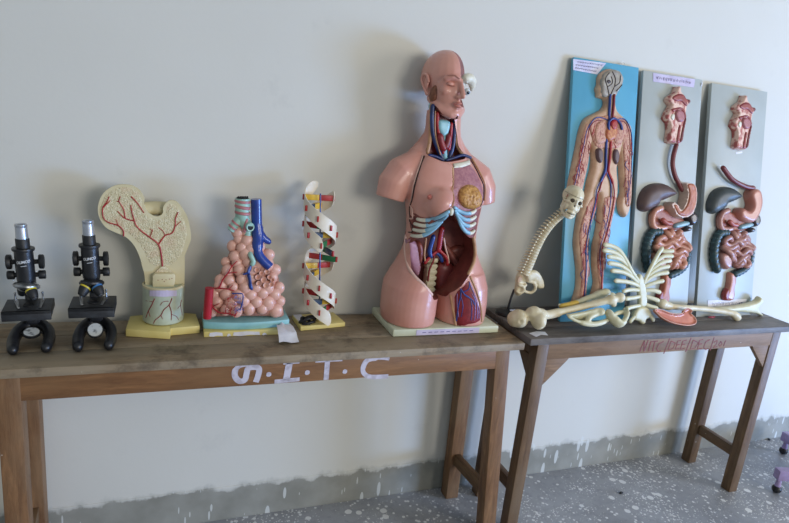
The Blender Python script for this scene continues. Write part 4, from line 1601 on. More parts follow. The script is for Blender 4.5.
organ('side_wall_muscle', [(40, 10), (55, 0), (95, 10), (125, 60), (130, 130), (118, 205), (95, 215), (65, 170), (44, 100)], 1.655, .012, .015, M_LILAC2)
organ('kidney', [(95, 20), (125, 10), (140, 60), (132, 120), (120, 170), (104, 120)], 1.655, .018, .014, M_CAV)
organ('back_muscle', [(255, 20), (280, 15), (330, 80), (390, 160), (420, 230), (400, 255), (350, 200), (300, 130), (265, 70)], 1.682, .022, .018, M_MUSC)
organ('hip_bowl', [(300, 60), (360, 30), (430, 50), (455, 110), (440, 180), (410, 215), (360, 150), (320, 100)], 1.692, .012, .02, mat('red_brown_bowl', (156, 86, 70), .42, (130, 66, 56), 25))
organ('hip_muscle', [(225, 150), (290, 130), (360, 190), (410, 250), (370, 290), (300, 340), (230, 345), (215, 260)], 1.672, .020, .03, mat('dark_red_muscle', (132, 54, 48), .4, (110, 42, 40), 40))
for i in range(6):
    v = 120 + i * 36
    c = z6(190 - i * 2, v, 1.668)
    part('vertebra', MB().box(c, (.040 - i * .002, .030, .0145)).box(c + Vector((.021 - i * .001, 0, -.001)), (.008, .018, .006)), M_IVORY, tt_, world=True, bevel=.003)
part('spine_front', MB().box((z6(188, 232, 1.66).x, 1.672, z6(188, 232, 1.66).z), (.032, .030, .098)), M_IVORY, tt_, world=True, bevel=.004)
BV = [('great_vein', [(205, -20), (190, 30), (182, 70), (188, 100)], .0078, M_BLUEV, 1.640), ('aorta', [(258, -70), (248, -20), (242, 30), (236, 62)], .0088, M_RED, 1.638), ('iliac_artery', [(236, 62), (200, 90), (170, 120), (155, 140)], .0055, M_RED, 1.640),
      ('iliac_artery', [(240, 62), (270, 90), (290, 120), (292, 150)], .0055, M_RED, 1.642), ('iliac_vein', [(185, 98), (215, 78), (245, 95), (258, 128)], .0062, M_BLUEV, 1.650), ('iliac_vein', [(186, 95), (160, 120), (150, 135)], .0052, M_BLUEV, 1.650),
      ('ureter', [(160, -10), (155, 40), (150, 90), (155, 130)], .0030, M_TAN, 1.640), ('ureter', [(270, -10), (280, 50), (295, 100), (300, 140)], .003, M_LIP, 1.640), ('gut_artery', [(212, 85), (205, 130), (182, 180), (172, 250)], .0032, M_DKRED, 1.644)]
for nm_, pts, r, m_, d in BV:
    part(nm_, MB().tube(spline([z6(u, v, d) for u, v in pts], 4), r, 10), m_, tt_, world=True, smooth=70)
for u, v in ((342, 290), (300, 322)):
    c = z6(u, v, 1.640)
    part('bone_end', MB().ell(c, (.007, .006, .0055), Matrix.Rotation(-.5, 3, 'Y'), 12, 8), M_TAN, tt_, world=True, smooth=80)
# thigh window with muscles and vessels
drape('thigh_muscle', [(454.5, 297), (462, 288), (469, 281), (475, 294), (479, 308), (480, 320), (468, 324), (457, 325)], M_DKRED, .0008, .0018, .005, .003, smooth_n=2)
seam('thigh_edge', [(450.5, 296), (452.5, 308), (454.5, 318), (455.5, 324.5)], M_TAN, .0045, .0005)
seam('thigh_edge', [(470.5, 277), (476.5, 291), (480.5, 306), (481.5, 321)], M_TAN, .0035, .0005)
M_LILV = mat('lilac_vein', (140, 108, 158), .4)
TV = [([(372, 300), (372, 340), (360, 390), (350, 450), (345, 495)], M_BLUEV, 1.9), ([(376, 305), (400, 340), (440, 365), (455, 395)], M_BLUEV, 2.0), ([(400, 335), (430, 360), (440, 420), (435, 490)], M_BLUEV, 1.4), ([(425, 255), (440, 300), (470, 380), (472, 480)], M_LILV, 1.8), ([(430, 270), (455, 340), (460, 420), (455, 490)], M_LILV, 1.6), ([(350, 330), (350, 400), (358, 470)], M_LILV, 1.5), ([(372, 345), (385, 400), (375, 470)], M_BLUEV, 1.2), ([(440, 330), (485, 420), (484, 480)], M_LILV, 1.4), ([(380, 320), (420, 300), (425, 262)], M_BLUEV, 1.6)]
for pts, m_, r in TV:
    P = spline([hit(400 + u / 6.155, 240 + v / 6.155) for u, v in pts], 4)
    part('thigh_vessel', MB().tube([on_body(p.x, p.z, .0028) for p in P], r * .001, 7), m_, tt_, world=True, smooth=70)
# ================================================================== RELIEF BOARDS
ALPHA = math.radians(11.0)
BV_ = Vector((0, math.sin(ALPHA), math.cos(ALPHA)))
BN_ = Vector((0, -math.cos(ALPHA), math.sin(ALPHA)))
TH = .015
BP0 = Vector((0, 1.781 - TH - .93 * math.sin(ALPHA), U_Z + TH * math.sin(ALPHA) * 0))


def bp(px, py, lift=0.0):
    """photo pixel to (u, v) on the front of the leaning boards"""
    p = at_plane(px, py, BP0 + BN_ * lift, BN_)
    return Vector((p.x, (p - BP0).dot(BV_)))


def b3(u, v, n):
    return BP0 + Vector((u, 0, 0)) + BV_ * v + BN_ * n


M_BBLUE = mat('turquoise_board', (90, 164, 190), .4, (80, 154, 182), 6)
M_BGREY = mat('grey_board', (176, 182, 178), .45, (166, 172, 168), 6)
M_GLOSSP = mat('glossy_paper', (214, 214, 230), .22, (200, 196, 220), 30)


def board(name, label, tl, tr, material, loc_cat='display board'):
    a, b_ = bp(*tl), bp(*tr)
    x0, x1, vt = a.x, b_.x, (a.y + b_.y) / 2
    t = thing(name, label, loc_cat, ((x0 + x1) / 2, BP0.y, U_Z))
    v0 = TH * math.tan(ALPHA)
    pts = [b3(x0, 0, 0), b3(x1, 0, 0), b3(x1, vt, 0), b3(x0, vt, 0)]
    low = b3(0, 0, 0).z
    m = MB().hexa([b3(x0, 0, 0), b3(x1, 0, 0), b3(x1, v0, -TH), b3(x0, v0, -TH)], [b3(x0, vt, 0), b3(x1, vt, 0), b3(x1, vt, -TH), b3(x0, vt, -TH)])
    part('panel', m, material, t, world=True, bevel=.0015)
    return t, x0, x1, vt


FIG = []     # outlines already raised on the turquoise board


def fig_h(u, v):
    g = 0.0
    p = Vector((u, v))
    for poly, h, w, base in FIG:
        if inside(p, poly):
            t = min(1.0, edge_dist(p, poly) / w)
            g = max(g, math.sqrt(max(0, 1 - (1 - t) ** 2)) * h + base)
    return g


def relief(t, name, pix, h, w, m_, base=.001, lift=0.0, res=.006, n=3, hf=None, off=(0, 0), label=None):
    le = .011
    pl = [bp(p[0], p[1], le) + Vector(off) for p in pix]
    if n > 1:
        pl = spline(pl, n, True)
    if lift == 'fig':
        m = puff(pl, h, w, res, b3, base=base, back=.0005, hf=lambda u, v, t_, g: g + fig_h(u, v))
    else:
        m = puff(pl, h, w, res, b3, base=base + lift, back=max(0.0005, lift - .004) if lift else .0005, hf=hf)
    if t is bb_ref[0] and name in ('figure', 'arm'):
        FIG.append((pl, h, w, base))
    return part(name, m, m_, t, world=True, smooth=60, label=label)


bb_ref = [None]


def cord(t, name, pix, r, m_, lift, n=4, taper=0.0, off=(0, 0), sides=8, flat=1.0, extra=.004):
    pl = spline([bp(p[0], p[1], .011) + Vector(off) for p in pix], n)
    k = len(pl)
    P = [b3(p.x, p.y, (fig_h(p.x, p.y) + extra) if lift == 'fig' else lift) for i, p in enumerate(pl)]
    rr = r if isinstance(r, (list, tuple)) else [r * (1 - taper * i / k) for i in range(k)]
    return part(name, MB().tube(P, rr, sides), m_, t, world=True, smooth=70)


# ---- turquoise board with the circulation figure
bb, bx0, bx1, bvt = board('circulation_board', 'turquoise board with a relief figure of the blood vessels, leaning on the wall', (574, 58), (639, 66.5), M_BBLUE)
bb_ref[0] = bb
M_FLESH = mat('tan_figure', (206, 172, 140), .45, (190, 150, 120), 30)
nbm = NB('vessel_tissue', .5, .3)
tn = nbm.noise(70, nbm.mapping((1, 1, .4)), detail=5, dist=1.2, rough=.7)
nbm.color(nbm.ramp(tn, [(.34, (132, 66, 60)), (.46, (184, 126, 108)), (.54, (206, 164, 138)), (.64, (168, 92, 82))]))
nbm.bump(tn, .4, .003)
M_TISS = nbm.m
M_GREYH = mat('grey_skull_relief', (172, 164, 150), .5, (140, 132, 122), 50)
M_BLKV = mat('black_vein', (62, 52, 56), .5)
MAIN = [(597.4, 97), (597, 92.7), (596, 88.6), (598, 84), (598.2, 78), (600.8, 73), (607.7, 68.6), (615.4, 69.5), (621.5, 75.5), (622.8, 82.4), (618.9, 91), (615.4, 96.5), (615.1, 104.8), (617.2, 111.6), (624, 117.7), (628, 124), (623, 140), (619, 157), (616.3, 168.8), (617.3, 180), (617.3, 192), (616, 200), (612, 220), (608, 239), (605.3, 260.4), (603.4, 276.4), (602.9, 292.5), (604.5, 296.5), (598.6, 299), (591.5, 298), (592, 293), (594.6, 281.8), (592.7, 265.7), (593.2, 247), (595.9, 233.6), (598, 220), (598.3, 198), (597, 194), (595.9, 209.5), (590, 228), (587.9, 247), (589.2, 265.7), (586.5, 287), (585.7, 298), (582.5, 304.6), (573.5, 304.3), (573.4, 299), (576.6, 287), (577, 268.4), (574.5, 247), (575, 236), (577, 221), (580.5, 205), (585.5, 192), (588, 180), (590.8, 170), (592, 159.6), (590.5, 146), (584, 130), (583.6, 120.5), (590.5, 115), (600.8, 110), (604.6, 104), (603.4, 98.7)]
fig = relief(bb, 'figure', MAIN, .020, .018, M_FLESH, n=2, base=.004)
relief(bb, 'arm', [(586, 119), (580.5, 128), (577.6, 141), (576.5, 147), (571.9, 169), (568.4, 187), (566, 200), (569, 209), (576, 207), (581, 195), (584.5, 180), (588, 164), (590.5, 146), (594, 130)], .018, .014, M_FLESH, base=.004)
relief(bb, 'arm', [(621, 117), (629, 123.5), (631.5, 133), (631.8, 157), (631.5, 192), (629.6, 208), (625.5, 217.5), (620, 213), (618.4, 201), (621.2, 192), (620.2, 176), (619, 157), (617, 140), (614, 128)], .018, .014, M_FLESH, base=.004)
relief(bb, 'skull_relief', [(599.5, 95), (598.6, 88), (599.6, 79), (603, 73), (611, 70.2), (618.5, 73), (621, 81), (617.5, 90), (612, 96), (605, 98)], .007, .010, M_GREYH, lift=.020)
TIS = [('chest_tissue', [(588, 121), (604, 116), (618, 118), (624, 126), (619, 142), (616, 148), (600, 149), (593, 146), (588, 132)], .018), ('arm_tissue', [(586, 124), (582, 130), (578.6, 148), (574, 170), (570.5, 188), (572, 198), (578, 192), (582.5, 178), (586, 160), (588, 142)], .018),
       ('arm_tissue', [(624, 124), (628.5, 132), (629.4, 157), (629, 190), (627, 206), (623, 204), (622.8, 190), (622.4, 170), (621, 152), (621, 136)], .018),
       ('leg_tissue', [(592, 196), (584, 208), (579, 224), (577, 240), (579, 262), (579, 284), (577, 299), (582, 301), (584.5, 286), (587, 264), (585.8, 246), (588, 226), (594, 208)], .018), ('leg_tissue', [(602, 198), (600, 220), (598, 234), (595.5, 248), (595, 266), (597, 284), (596, 295), (600.5, 294), (601.2, 276), (603, 258), (605.8, 238), (610, 218), (614, 198)], .018)]
for nm_, pix, lf in TIS:
    relief(bb, nm_, pix, .0022, .006, M_TISS, lift='fig', n=2)
cord(bb, 'neck_artery', [(611, 96), (610.5, 106), (609.5, 116), (609, 126)], .0046, M_DKRED, .027)
cord(bb, 'neck_vein', [(607, 96), (606.5, 106), (606, 116), (606.5, 128)], .0044, M_BLUEV, .027)
for pix in ([(606, 97), (604, 88), (602, 80), (606, 74)], [(604, 88), (609, 84), (608, 78)], [(607, 97), (611, 88), (616, 84), (617, 77)], [(611, 88), (612, 80), (609, 73)], [(613, 92), (618.5, 86)]):
    cord(bb, 'head_vein', pix, .0016, M_BLKV, .0285)
relief(bb, 'eye_hollow', [(603, 82), (606, 80.5), (608, 83), (605, 85)], .003, .004, M_BLKV, lift=.0262, res=.003)
# arms' main vessels
for pix, m_ in (([(606, 126), (596, 121), (588, 126), (584, 142), (579, 164), (574, 186), (571, 200)], M_DKRED), ([(607, 122), (594, 118), (585, 129), (581, 146), (576, 168), (571, 190)], M_BLUEV), ([(611, 124), (620, 122), (626, 132), (627, 156), (625.5, 180), (626, 206)], M_DKRED), ([(612, 121), (622, 120), (628.5, 134), (629, 158), (627.5, 182), (624, 204)], M_BLUEV)):
    cord(bb, 'arm_vessel', pix, .0021, m_, 'fig', taper=.4, extra=.003)
relief(bb, 'lung', [(594, 124), (602, 120), (605, 128), (603, 142), (595, 145), (591, 136)], .005, .01, M_TISS, lift=.0255)
relief(bb, 'lung', [(612, 122), (619, 124), (621, 134), (618, 144), (611, 143), (610, 132)], .005, .01, M_TISS, lift=.0255)
relief(bb, 'heart', [(601, 131), (606, 124), (612, 126), (614, 133), (611, 140), (605, 143), (601, 138)], .014, .014, mat('orange_heart', (196, 128, 74), .4, (160, 70, 50), 110), lift=.023, res=.004)
relief(bb, 'heart_vessel', [(605, 125), (608, 120), (612.5, 122), (611.5, 130), (607, 131)], .010, .008, M_RED, lift=.030, res=.004)
cord(bb, 'heart_arch', [(604, 130), (604, 123), (609, 119.5), (615, 124), (617, 130)], .0042, M_BLUEV, .036)
relief(bb, 'kidney', [(593.5, 150), (598, 149), (600, 155), (598.5, 163), (594.5, 161)], .008, .008, mat('purple_brown_kidney', (96, 72, 76), .45), lift=.0245, res=.004)
relief(bb, 'kidney', [(610.5, 151), (614.5, 150), (616, 157), (613.5, 165), (610, 160)], .008, .008, mat('purple_brown_kidney', (96, 72, 76), .45), lift=.0245, res=.004)
cord(bb, 'vena_cava', [(603, 138), (602.5, 158), (602, 170), (598, 180), (593.5, 190), (592, 202), (587, 224), (583, 246), (583, 270), (581, 298)], [.0046] * 13 + [.0022] * 24, M_BLUEV, .0285)
cord(bb, 'aorta', [(607.5, 138), (606.5, 158), (605, 171), (609, 182), (611, 194), (609, 210), (604, 232), (599, 250), (599, 272), (598, 292)], [.0046] * 13 + [.0022] * 24, M_RED, .0285)
cord(bb, 'iliac_artery', [(605, 170), (599, 182), (596, 194), (590, 214), (584.5, 236), (581, 254), (582, 280), (580, 296)], .0026, M_RED, 'fig', taper=.5, extra=.003)
cord(bb, 'iliac_vein', [(602.5, 171), (607, 181), (608, 192), (606, 212), (601.5, 232), (597, 250), (598, 276)], .0026, M_BLUEV, 'fig', taper=.5, extra=.003)
rnd = random.Random(5)
for cx_, cy_, ww, hh, n_ in ((581, 152, 4, 30, 9), (626, 165, 3, 34, 9), (583, 240, 5, 46, 12), (602, 232, 6, 44, 12), (604, 134, 14, 12, 8)):
    for i in range(int(n_ * 1.6)):
        px, py = cx_ + rnd.uniform(-ww, ww), cy_ + rnd.uniform(-hh, hh) * .8
        if cx_ == 581:
            px -= (py - 152) * .22
        if cx_ == 583:
            px -= 0
        cord(bb, 'small_vessel', [(px, py), (px + rnd.uniform(-2, 2), py + 4), (px + rnd.uniform(-2.5, 2.5), py + 9)], .0012, rnd.choice([M_RED, M_RED, M_BLUEV, M_DKRED]), 'fig', n=3, extra=.0034)


def label_sheet(t, name, pix, lines, m_=M_PAPER, ink=True, seed=1):
    pl = [bp(*p) for p in pix]
    o_ = part(name, MB().prism([b3(p.x, p.y, .0006) for p in pl], BN_ * .0008), m_, t, world=True, smooth=None)
    rn = random.Random(seed)
    A, B, C, D = pl
    for li in range(lines):
        ty = (li + .75) / (lines + .5)
        s = .06 + rn.uniform(0, .06)
        while s < .86:
            L = rn.uniform(.035, .085)
            pts = []
            for k in range(5):
                tt = s + L * k / 4
                dv = (.24 if k % 2 else -.24) / lines * rn.uniform(.4, 1)
                p = (A.lerp(B, tt)).lerp(D.lerp(C, tt), min(.96, max(.04, ty + dv)))
                pts.append(b3(p.x, p.y, .0016))
            if ink:
                part('pen_stroke', MB().tube(pts, .00055, 4, round_cap=False), M_INK, o_, world=True)
            s += L + .018
    return o_


label_sheet(bb, 'paper_label', [(573, 59), (606, 63.2), (597, 74.5), (573, 70)], 3, M_GLOSSP, seed=2)
hk = b3(bp(624.5, 64).x, bvt, -TH / 2)
part('hanging_ring', MB().tube([hk + Vector((math.cos(a * PI / 8) * .006, 0, .005 + math.sin(a * PI / 8) * .006)) for a in range(17)], .0011, 6, caps=False), M_STEEL, bb, world=True)

# ---- grey boards with the digestive tract
M_SECT = mat('pale_pink_section', (222, 186, 168), .45, (166, 84, 78), 48, lo=.40, hi=.54, stretch=(1.4, 1, .7))
M_RSECT = mat('red_section', (150, 62, 60), .4, (128, 48, 50), 60)
M_TONGUE = mat('mauve_tongue', (172, 108, 112), .45, (152, 92, 98), 160)
M_GULLET = mat('dark_red_gullet', (120, 52, 54), .4, (104, 42, 46), 40)
M_LIVB = mat('brown_liver', (92, 70, 64), .5, (80, 60, 56), 20)
M_LIVG = mat('green_black_liver', (64, 70, 68), .45, (54, 60, 60), 20)
M_STO = mat('orange_stomach_lining', (186, 112, 82), .45, (158, 86, 62), 70, .4, 90, stretch=(1, 1, .3))
M_STP = mat('pink_stomach', (188, 128, 110), .35, (172, 110, 96), 20, coat=.2)
M_STR_ = mat('pale_stomach_rim', (216, 186, 168), .45)
M_GUTA = mat('orange_pink_gut', (196, 140, 116), .35, (176, 116, 94), 24, coat=.2)
M_GUTB = mat('brown_pink_gut', (174, 126, 114), .35, (154, 104, 94), 24, coat=.2)
M_COL = mat('dark_teal_colon', (46, 74, 78), .4, (34, 56, 60), 30)
M_COLL = mat('pale_teal_fold', (110, 148, 150), .4)
M_SPL = mat('dark_spleen', (52, 40, 44), .35, coat=.2)
M_PANC = mat('pale_blue_pancreas', (142, 176, 184), .4)


def zh(u, v):
    return (655 + u / 7.475, 80 + v / 7.475)


def zl(u, v):
    return (635 + u / 6.54, 140 + v / 6.54)


def zg(u, v):
    return (635 + u / 4.757, 200 + v / 4.757)


def digest(t, off, opened, gut, liver):
    R = lambda nm_, pix, h, w, m_, **k: relief(t, nm_, pix, h, w, m_, off=off, **k)
    K = lambda nm_, pix, r, m_, lift, **k: cord(t, nm_, pix, r, m_, lift, off=off, **k)
    R('head_section', [zh(*p) for p in [(150, 48), (135, 95), (88, 128), (80, 160), (104, 190), (78, 235), (60, 288), (86, 322), (92, 380), (82, 462), (130, 476), (172, 478), (182, 400), (206, 290), (218, 205), (242, 180), (236, 150), (216, 145), (200, 118), (176, 90), (174, 58)]], .022, .006, M_SECT, base=.006, res=.004, n=2)
    R('nasal_cavity', [zh(*p) for p in [(100, 140), (140, 112), (180, 115), (205, 150), (212, 200), (190, 190), (165, 165), (130, 165)]], .003, .004, M_RSECT, lift=.0275, res=.004)
    R('mouth_roof', [zh(*p) for p in [(95, 225), (125, 215), (165, 210), (195, 235), (205, 285), (192, 290), (180, 245), (150, 225), (110, 245)]], .003, .003, M_RSECT, lift=.0275, res=.004)
    R('tongue', [zh(*p) for p in [(125, 240), (150, 228), (178, 245), (190, 285), (180, 315), (150, 320), (130, 300), (120, 265)]], .007, .007, M_TONGUE, lift=.0275, res=.004)
    R('throat', [zh(*p) for p in [(196, 290), (205, 300), (190, 380), (178, 455), (160, 462), (170, 390)]], .003, .003, M_GULLET, lift=.0275, res=.004)
    R('windpipe_section', [zh(*p) for p in [(150, 350), (165, 345), (160, 400), (152, 465), (132, 465), (140, 400)]], .003, .003, M_RSECT, lift=.0275, res=.004)
    R('jaw_section', [zh(*p) for p in [(98, 262), (116, 262), (118, 295), (102, 305), (90, 285)]], .003, .003, M_RIBW, lift=.0275, res=.003)
    R('gland', [zh(*p) for p in [(215, 150), (235, 148), (242, 170), (226, 188), (214, 175)]], .010, .005, M_GULLET, lift=.018, res=.003)
    if opened:
        K('gullet', [(675.3, 145), (672.5, 155), (671.6, 165), (674, 176), (678, 184), (681, 190)], .0085, M_GULLET, .016)
    R('liver', [zl(*p) for p in [(25, 440), (28, 385), (58, 322), (115, 286), (190, 284), (240, 312), (275, 350), (240, 372), (200, 390), (165, 402), (150, 430), (105, 455), (75, 470), (40, 462)]], .032, .035, liver, base=.002)
    R('mesentery', [zg(*p) for p in [(74, 70), (110, 40), (160, 50), (205, 80), (240, 95), (240, 130), (190, 145), (120, 150), (82, 135)]], .010, .01, mat('red_brown_mesentery', (168, 104, 86), .45, (142, 80, 68), 40), base=.002)
    K('duodenum', [zg(*p) for p in [(120, 40), (90, 55), (78, 90), (85, 125), (110, 135), (140, 130)]], .0125, M_GUTA if opened else gut, .014)
    K('duodenum', [zg(*p) for p in [(118, 95), (135, 110), (155, 112)]], .0095, mat('red_pancreas_head', (170, 84, 72), .4), .026)
    R('pancreas', [zg(*p) for p in [(180, 118), (210, 105), (245, 100), (250, 118), (215, 130), (185, 134)]], .010, .008, M_PANC, lift=.014, res=.004)
    R('spleen', [zg(*p) for p in [(240, 75), (258, 55), (280, 60), (288, 95), (270, 122), (248, 115)]], .026, .014, M_SPL, base=.004, res=.004)
    R('colon_end', [zg(*p) for p in [(228, 135), (245, 122), (262, 130), (258, 148), (236, 152)]], .022, .010, M_SPL, base=.004, res=.004)
    # colon on both flanks, with folds
    for pix, r in (([zg(*p) for p in [(110, 150), (80, 155), (60, 190), (50, 235), (52, 290), (66, 335)]], .0165), ([zg(*p) for p in [(246, 255), (240, 295), (222, 325), (195, 345), (160, 360)]], .0135)):
        pl = spline([bp(p[0], p[1], .011) + Vector(off) for p in pix], 8)
        k = len(pl)
        P = [b3(p.x, p.y, .014) for p in pl]
        part('colon', MB().tube(P, [r * (1 + .10 * math.cos(i * 1.6)) for i in range(k)], 12), M_COL, t, world=True, smooth=70)
        for i in range(3, k - 2, 4):
            d = (P[i + 1] - P[i - 1]).normalized()
            part('colon_fold', MB().lathe([(r * .96, -.0016), (r * 1.06, 0), (r * .96, .0016)], 14, P[i], d), M_COLL if pix[0][1] < 240 else M_COL, t, world=True, smooth=60)
    # small intestine in loops
    rr = random.Random(8 if opened else 9)
    rows = [(160, 140, 205), (182, 118, 232), (204, 100, 240), (226, 95, 240), (248, 105, 238), (270, 120, 236), (290, 150, 228), (310, 160, 212)]
    pts = []
    for ri, (v, a, b_) in enumerate(rows):
        n_ = 6
        seq = range(n_) if ri % 2 == 0 else range(n_ - 1, -1, -1)
        for i in seq:
            u = a + (b_ - a) * i / (n_ - 1)
            pts.append((u + rr.uniform(-4, 4), v + (9 if i % 2 else -9) + rr.uniform(-4, 4)))
    pl = spline([bp(*zg(*p), .011) + Vector(off) for p in pts], 5)
    k = len(pl)
    P = [b3(p.x, p.y, .020 + .007 * math.sin(i * .37) + .004 * math.sin(i * .11)) for i, p in enumerate(pl)]
    R('gut_backing', [zg(*p) for p in [(110, 150), (170, 135), (235, 175), (248, 240), (235, 300), (190, 335), (140, 300), (95, 240), (95, 190)]], .014, .012, gut, base=.003, res=.008)
    part('small_intestine', MB().tube(P, .0112, 10), gut, t, world=True, smooth=70)
    R('appendix_pouch', [zg(*p) for p in [(84, 255), (120, 250), (140, 285), (135, 325), (110, 335), (80, 300)]], .022, .016, gut, lift=.006, res=.005)
    # rectum
    R('rectum', [zg(*p) for p in [(135, 352), (165, 358), (168, 400), (160, 430), (162, 465), (150, 492), (120, 490), (108, 470), (122, 435), (130, 395)]], .018, .012, M_STP if not opened else M_STO, base=.004, res=.005)
    R('rectum_wall', [zg(*p) for p in [(118, 430), (128, 440), (124, 488), (108, 488), (102, 462)]], .014, .006, M_RSECT, lift=.008, res=.004)
    if opened:
        R('stomach', [zl(*p) for p in [(292, 288), (320, 277), (355, 290), (371, 340), (366, 420), (340, 488), (290, 514), (240, 502), (215, 462), (200, 425), (215, 404), (240, 414), (264, 450), (288, 420), (302, 360), (296, 315)]], .024, .004, M_STR_, base=.012, lift=.004, res=.005, hf=lambda u, v, t_, g: g)
        R('stomach_lining', [zl(*p) for p in [(302, 296), (322, 288), (346, 298), (358, 342), (354, 415), (330, 475), (290, 498), (248, 488), (226, 455), (216, 428), (234, 428), (258, 470), (296, 430), (314, 360), (308, 318)]], .003, .006, M_STO, lift=.0405, res=.004, hf=lambda u, v, t_, g: g + .0018 * noise.noise(Vector((u * 260, v * 70, 2))))
    else:
        R('stomach', [(682, 188), (688, 184.5), (693, 188), (695, 200), (692, 212), (686, 221), (678, 221), (670, 216), (669, 208), (674, 205), (680, 208), (683, 202), (681, 194)], .030, .016, M_STP, base=.010, res=.005)


db, _, _, dvt = board('digestive_board', 'grey board showing a brown liver and an opened stomach, leaning beside the turquoise board', (643.6, 69.7), (702.6, 80), M_BGREY)
digest(db, (0, 0), True, M_GUTA, M_LIVB)
label_sheet(db, 'paper_label', [(652.8, 73), (694.8, 79.3), (693.8, 87.6), (653, 81.6)], 1, M_LILAC, seed=4)
part('clip', MB().box(b3(bp(701.3, 84.5).x, bp(701.3, 84.5).y, .002), (.004, .003, .014)), M_PAPER, db, world=True, bevel=.0006)
eb_, ex0, ex1, evt = board('digestive_board', 'grey board showing a dark liver and a closed pink stomach, furthest from the torso', (712, 83.2), (767.6, 91.5), M_BGREY)
off = bp(741.8, 95.5, .02) - bp(675.1, 86.5, .02)
digest(eb_, off, False, M_GUTB, M_LIVG)
cord(eb_, 'gullet', [(721, 168), (724.5, 173), (730, 179.5), (738, 184.5), (746, 187.5), (751, 188)], .0098, M_GULLET, .020)
label_sheet(eb_, 'paper_label', [(707.5, 300.2), (746.5, 299), (745.5, 306.5), (707.5, 308)], 1, M_PAPER, seed=6)
label_sheet(eb_, 'tape_scrap', [(735.5, 152.5), (742, 151.5), (742, 153.2), (736, 154)], 1, M_PAPER, ink=False)
# ================================================================== SKULL AND SPINE ON A STAND
M_OLDB = mat('ivory_bone', (222, 212, 182), .42, (206, 192, 156), 26, .1, 90)
M_OLDB2 = mat('greenish_ivory_bone', (214, 210, 180), .42, (202, 196, 158), 22, .1, 90)
M_SOCK = mat('dark_socket', (70, 56, 40), .7)
sb = at_z(507, 314, U_Z)
sk = thing('spine_skeleton', 'small ivory skull and curved spine with pelvis on a black stand', 'skeleton model', (sb.x, sb.y, U_Z))
part('stand_base', MB().lathe([(.040, 0), (.043, .004), (.040, .012), (.028, .018), (.012, .021), (.006, .022)], 28, (sb.x, sb.y, U_Z)), M_BLACK, sk, world=True)
tg = sb + Vector((.012, -.024, 0))
part('paper_tag', MB().prism([tg + Vector((-.016, -.012, .012)), tg + Vector((.012, -.010, .012)), tg + Vector((.012, .010, .0215)), tg + Vector((-.014, .010, .0215))], (0, -.0004, .0008)), M_PAPER, sk, world=True, smooth=None)
part('rod', MB().tube([Vector((sb.x, sb.y, U_Z + .018)), at_y(511, 298, 1.678), at_y(514, 290, 1.668)], .0042, 10), mat('dark_steel_rod', (84, 86, 88), .4, metal=.6), sk, world=True)


def zp_(u, v, d):
    return at_y(505 + u / 6.15, 250 + v / 6.15, d)


PYD = 1.655
pv = MB()
for pts, d, h in (([(75, 150), (105, 122), (124, 150), (130, 200), (122, 232), (104, 245), (98, 272), (74, 282), (60, 255), (66, 200)], PYD + .006, .010), ([(122, 148), (160, 124), (200, 130), (232, 170), (248, 218), (236, 240), (200, 236), (186, 205), (160, 186), (136, 192)], PYD - .012, .011)):
    P = [zp_(u, v, d) for u, v in pts]
    pv = puff(spline([(p.x, p.z) for p in P], 3, True), h, .012, .004, lambda u, v, n, d=d: Vector((u, d - n + 1.2 * (u - P[0].x) ** 2, v)), base=.002, back=-.006, mb=pv)
pv.tube(spline([zp_(140, 190, PYD - .012), zp_(180, 205, PYD - .018), zp_(186, 240, PYD - .016), zp_(160, 262, PYD - .012), zp_(125, 255, PYD - .01), zp_(112, 235, PYD - .01), zp_(128, 215, PYD - .01)], 4), [.006] * 25, 10)
pv.tube(spline([zp_(84, 215, PYD - .008), zp_(108, 222, PYD - .012), zp_(118, 245, PYD - .012), zp_(95, 265, PYD - .01), zp_(72, 255, PYD - .006)], 4), .0055, 10)
pv.ell(zp_(115, 170, PYD + .004), (.014, .014, .02))
part('pelvis', organic(pv, .0026, 4), M_OLDB, sk, world=True, smooth=180)
part('sacrum_wash', MB().ell(zp_(92, 178, PYD - .0035), (.010, .004, .016), Matrix.Rotation(.4, 3, 'Y'), 12, 8), mat('pinkish_bone', (206, 176, 146), .5), sk, world=True, smooth=80)
SP = [(525, 274), (528, 267), (531.5, 259), (535.5, 250), (540, 241), (545.5, 232), (552, 224), (559.5, 217), (566, 211.5)]
pl = spline([at_y(px, py, 1.648 - .075 * (i / 8) ** 1.3) for i, (px, py) in enumerate(SP)], 6)
# equal spacing
L = [0]
for i in range(1, len(pl)):
    L.append(L[-1] + (pl[i] - pl[i - 1]).length)


def on_path(s):
    for i in range(1, len(pl)):
        if L[i] >= s:
            t = (s - L[i - 1]) / (L[i] - L[i - 1])
            return pl[i - 1].lerp(pl[i], t), (pl[i] - pl[i - 1]).normalized()
    return pl[-1], (pl[-1] - pl[-2]).normalized()


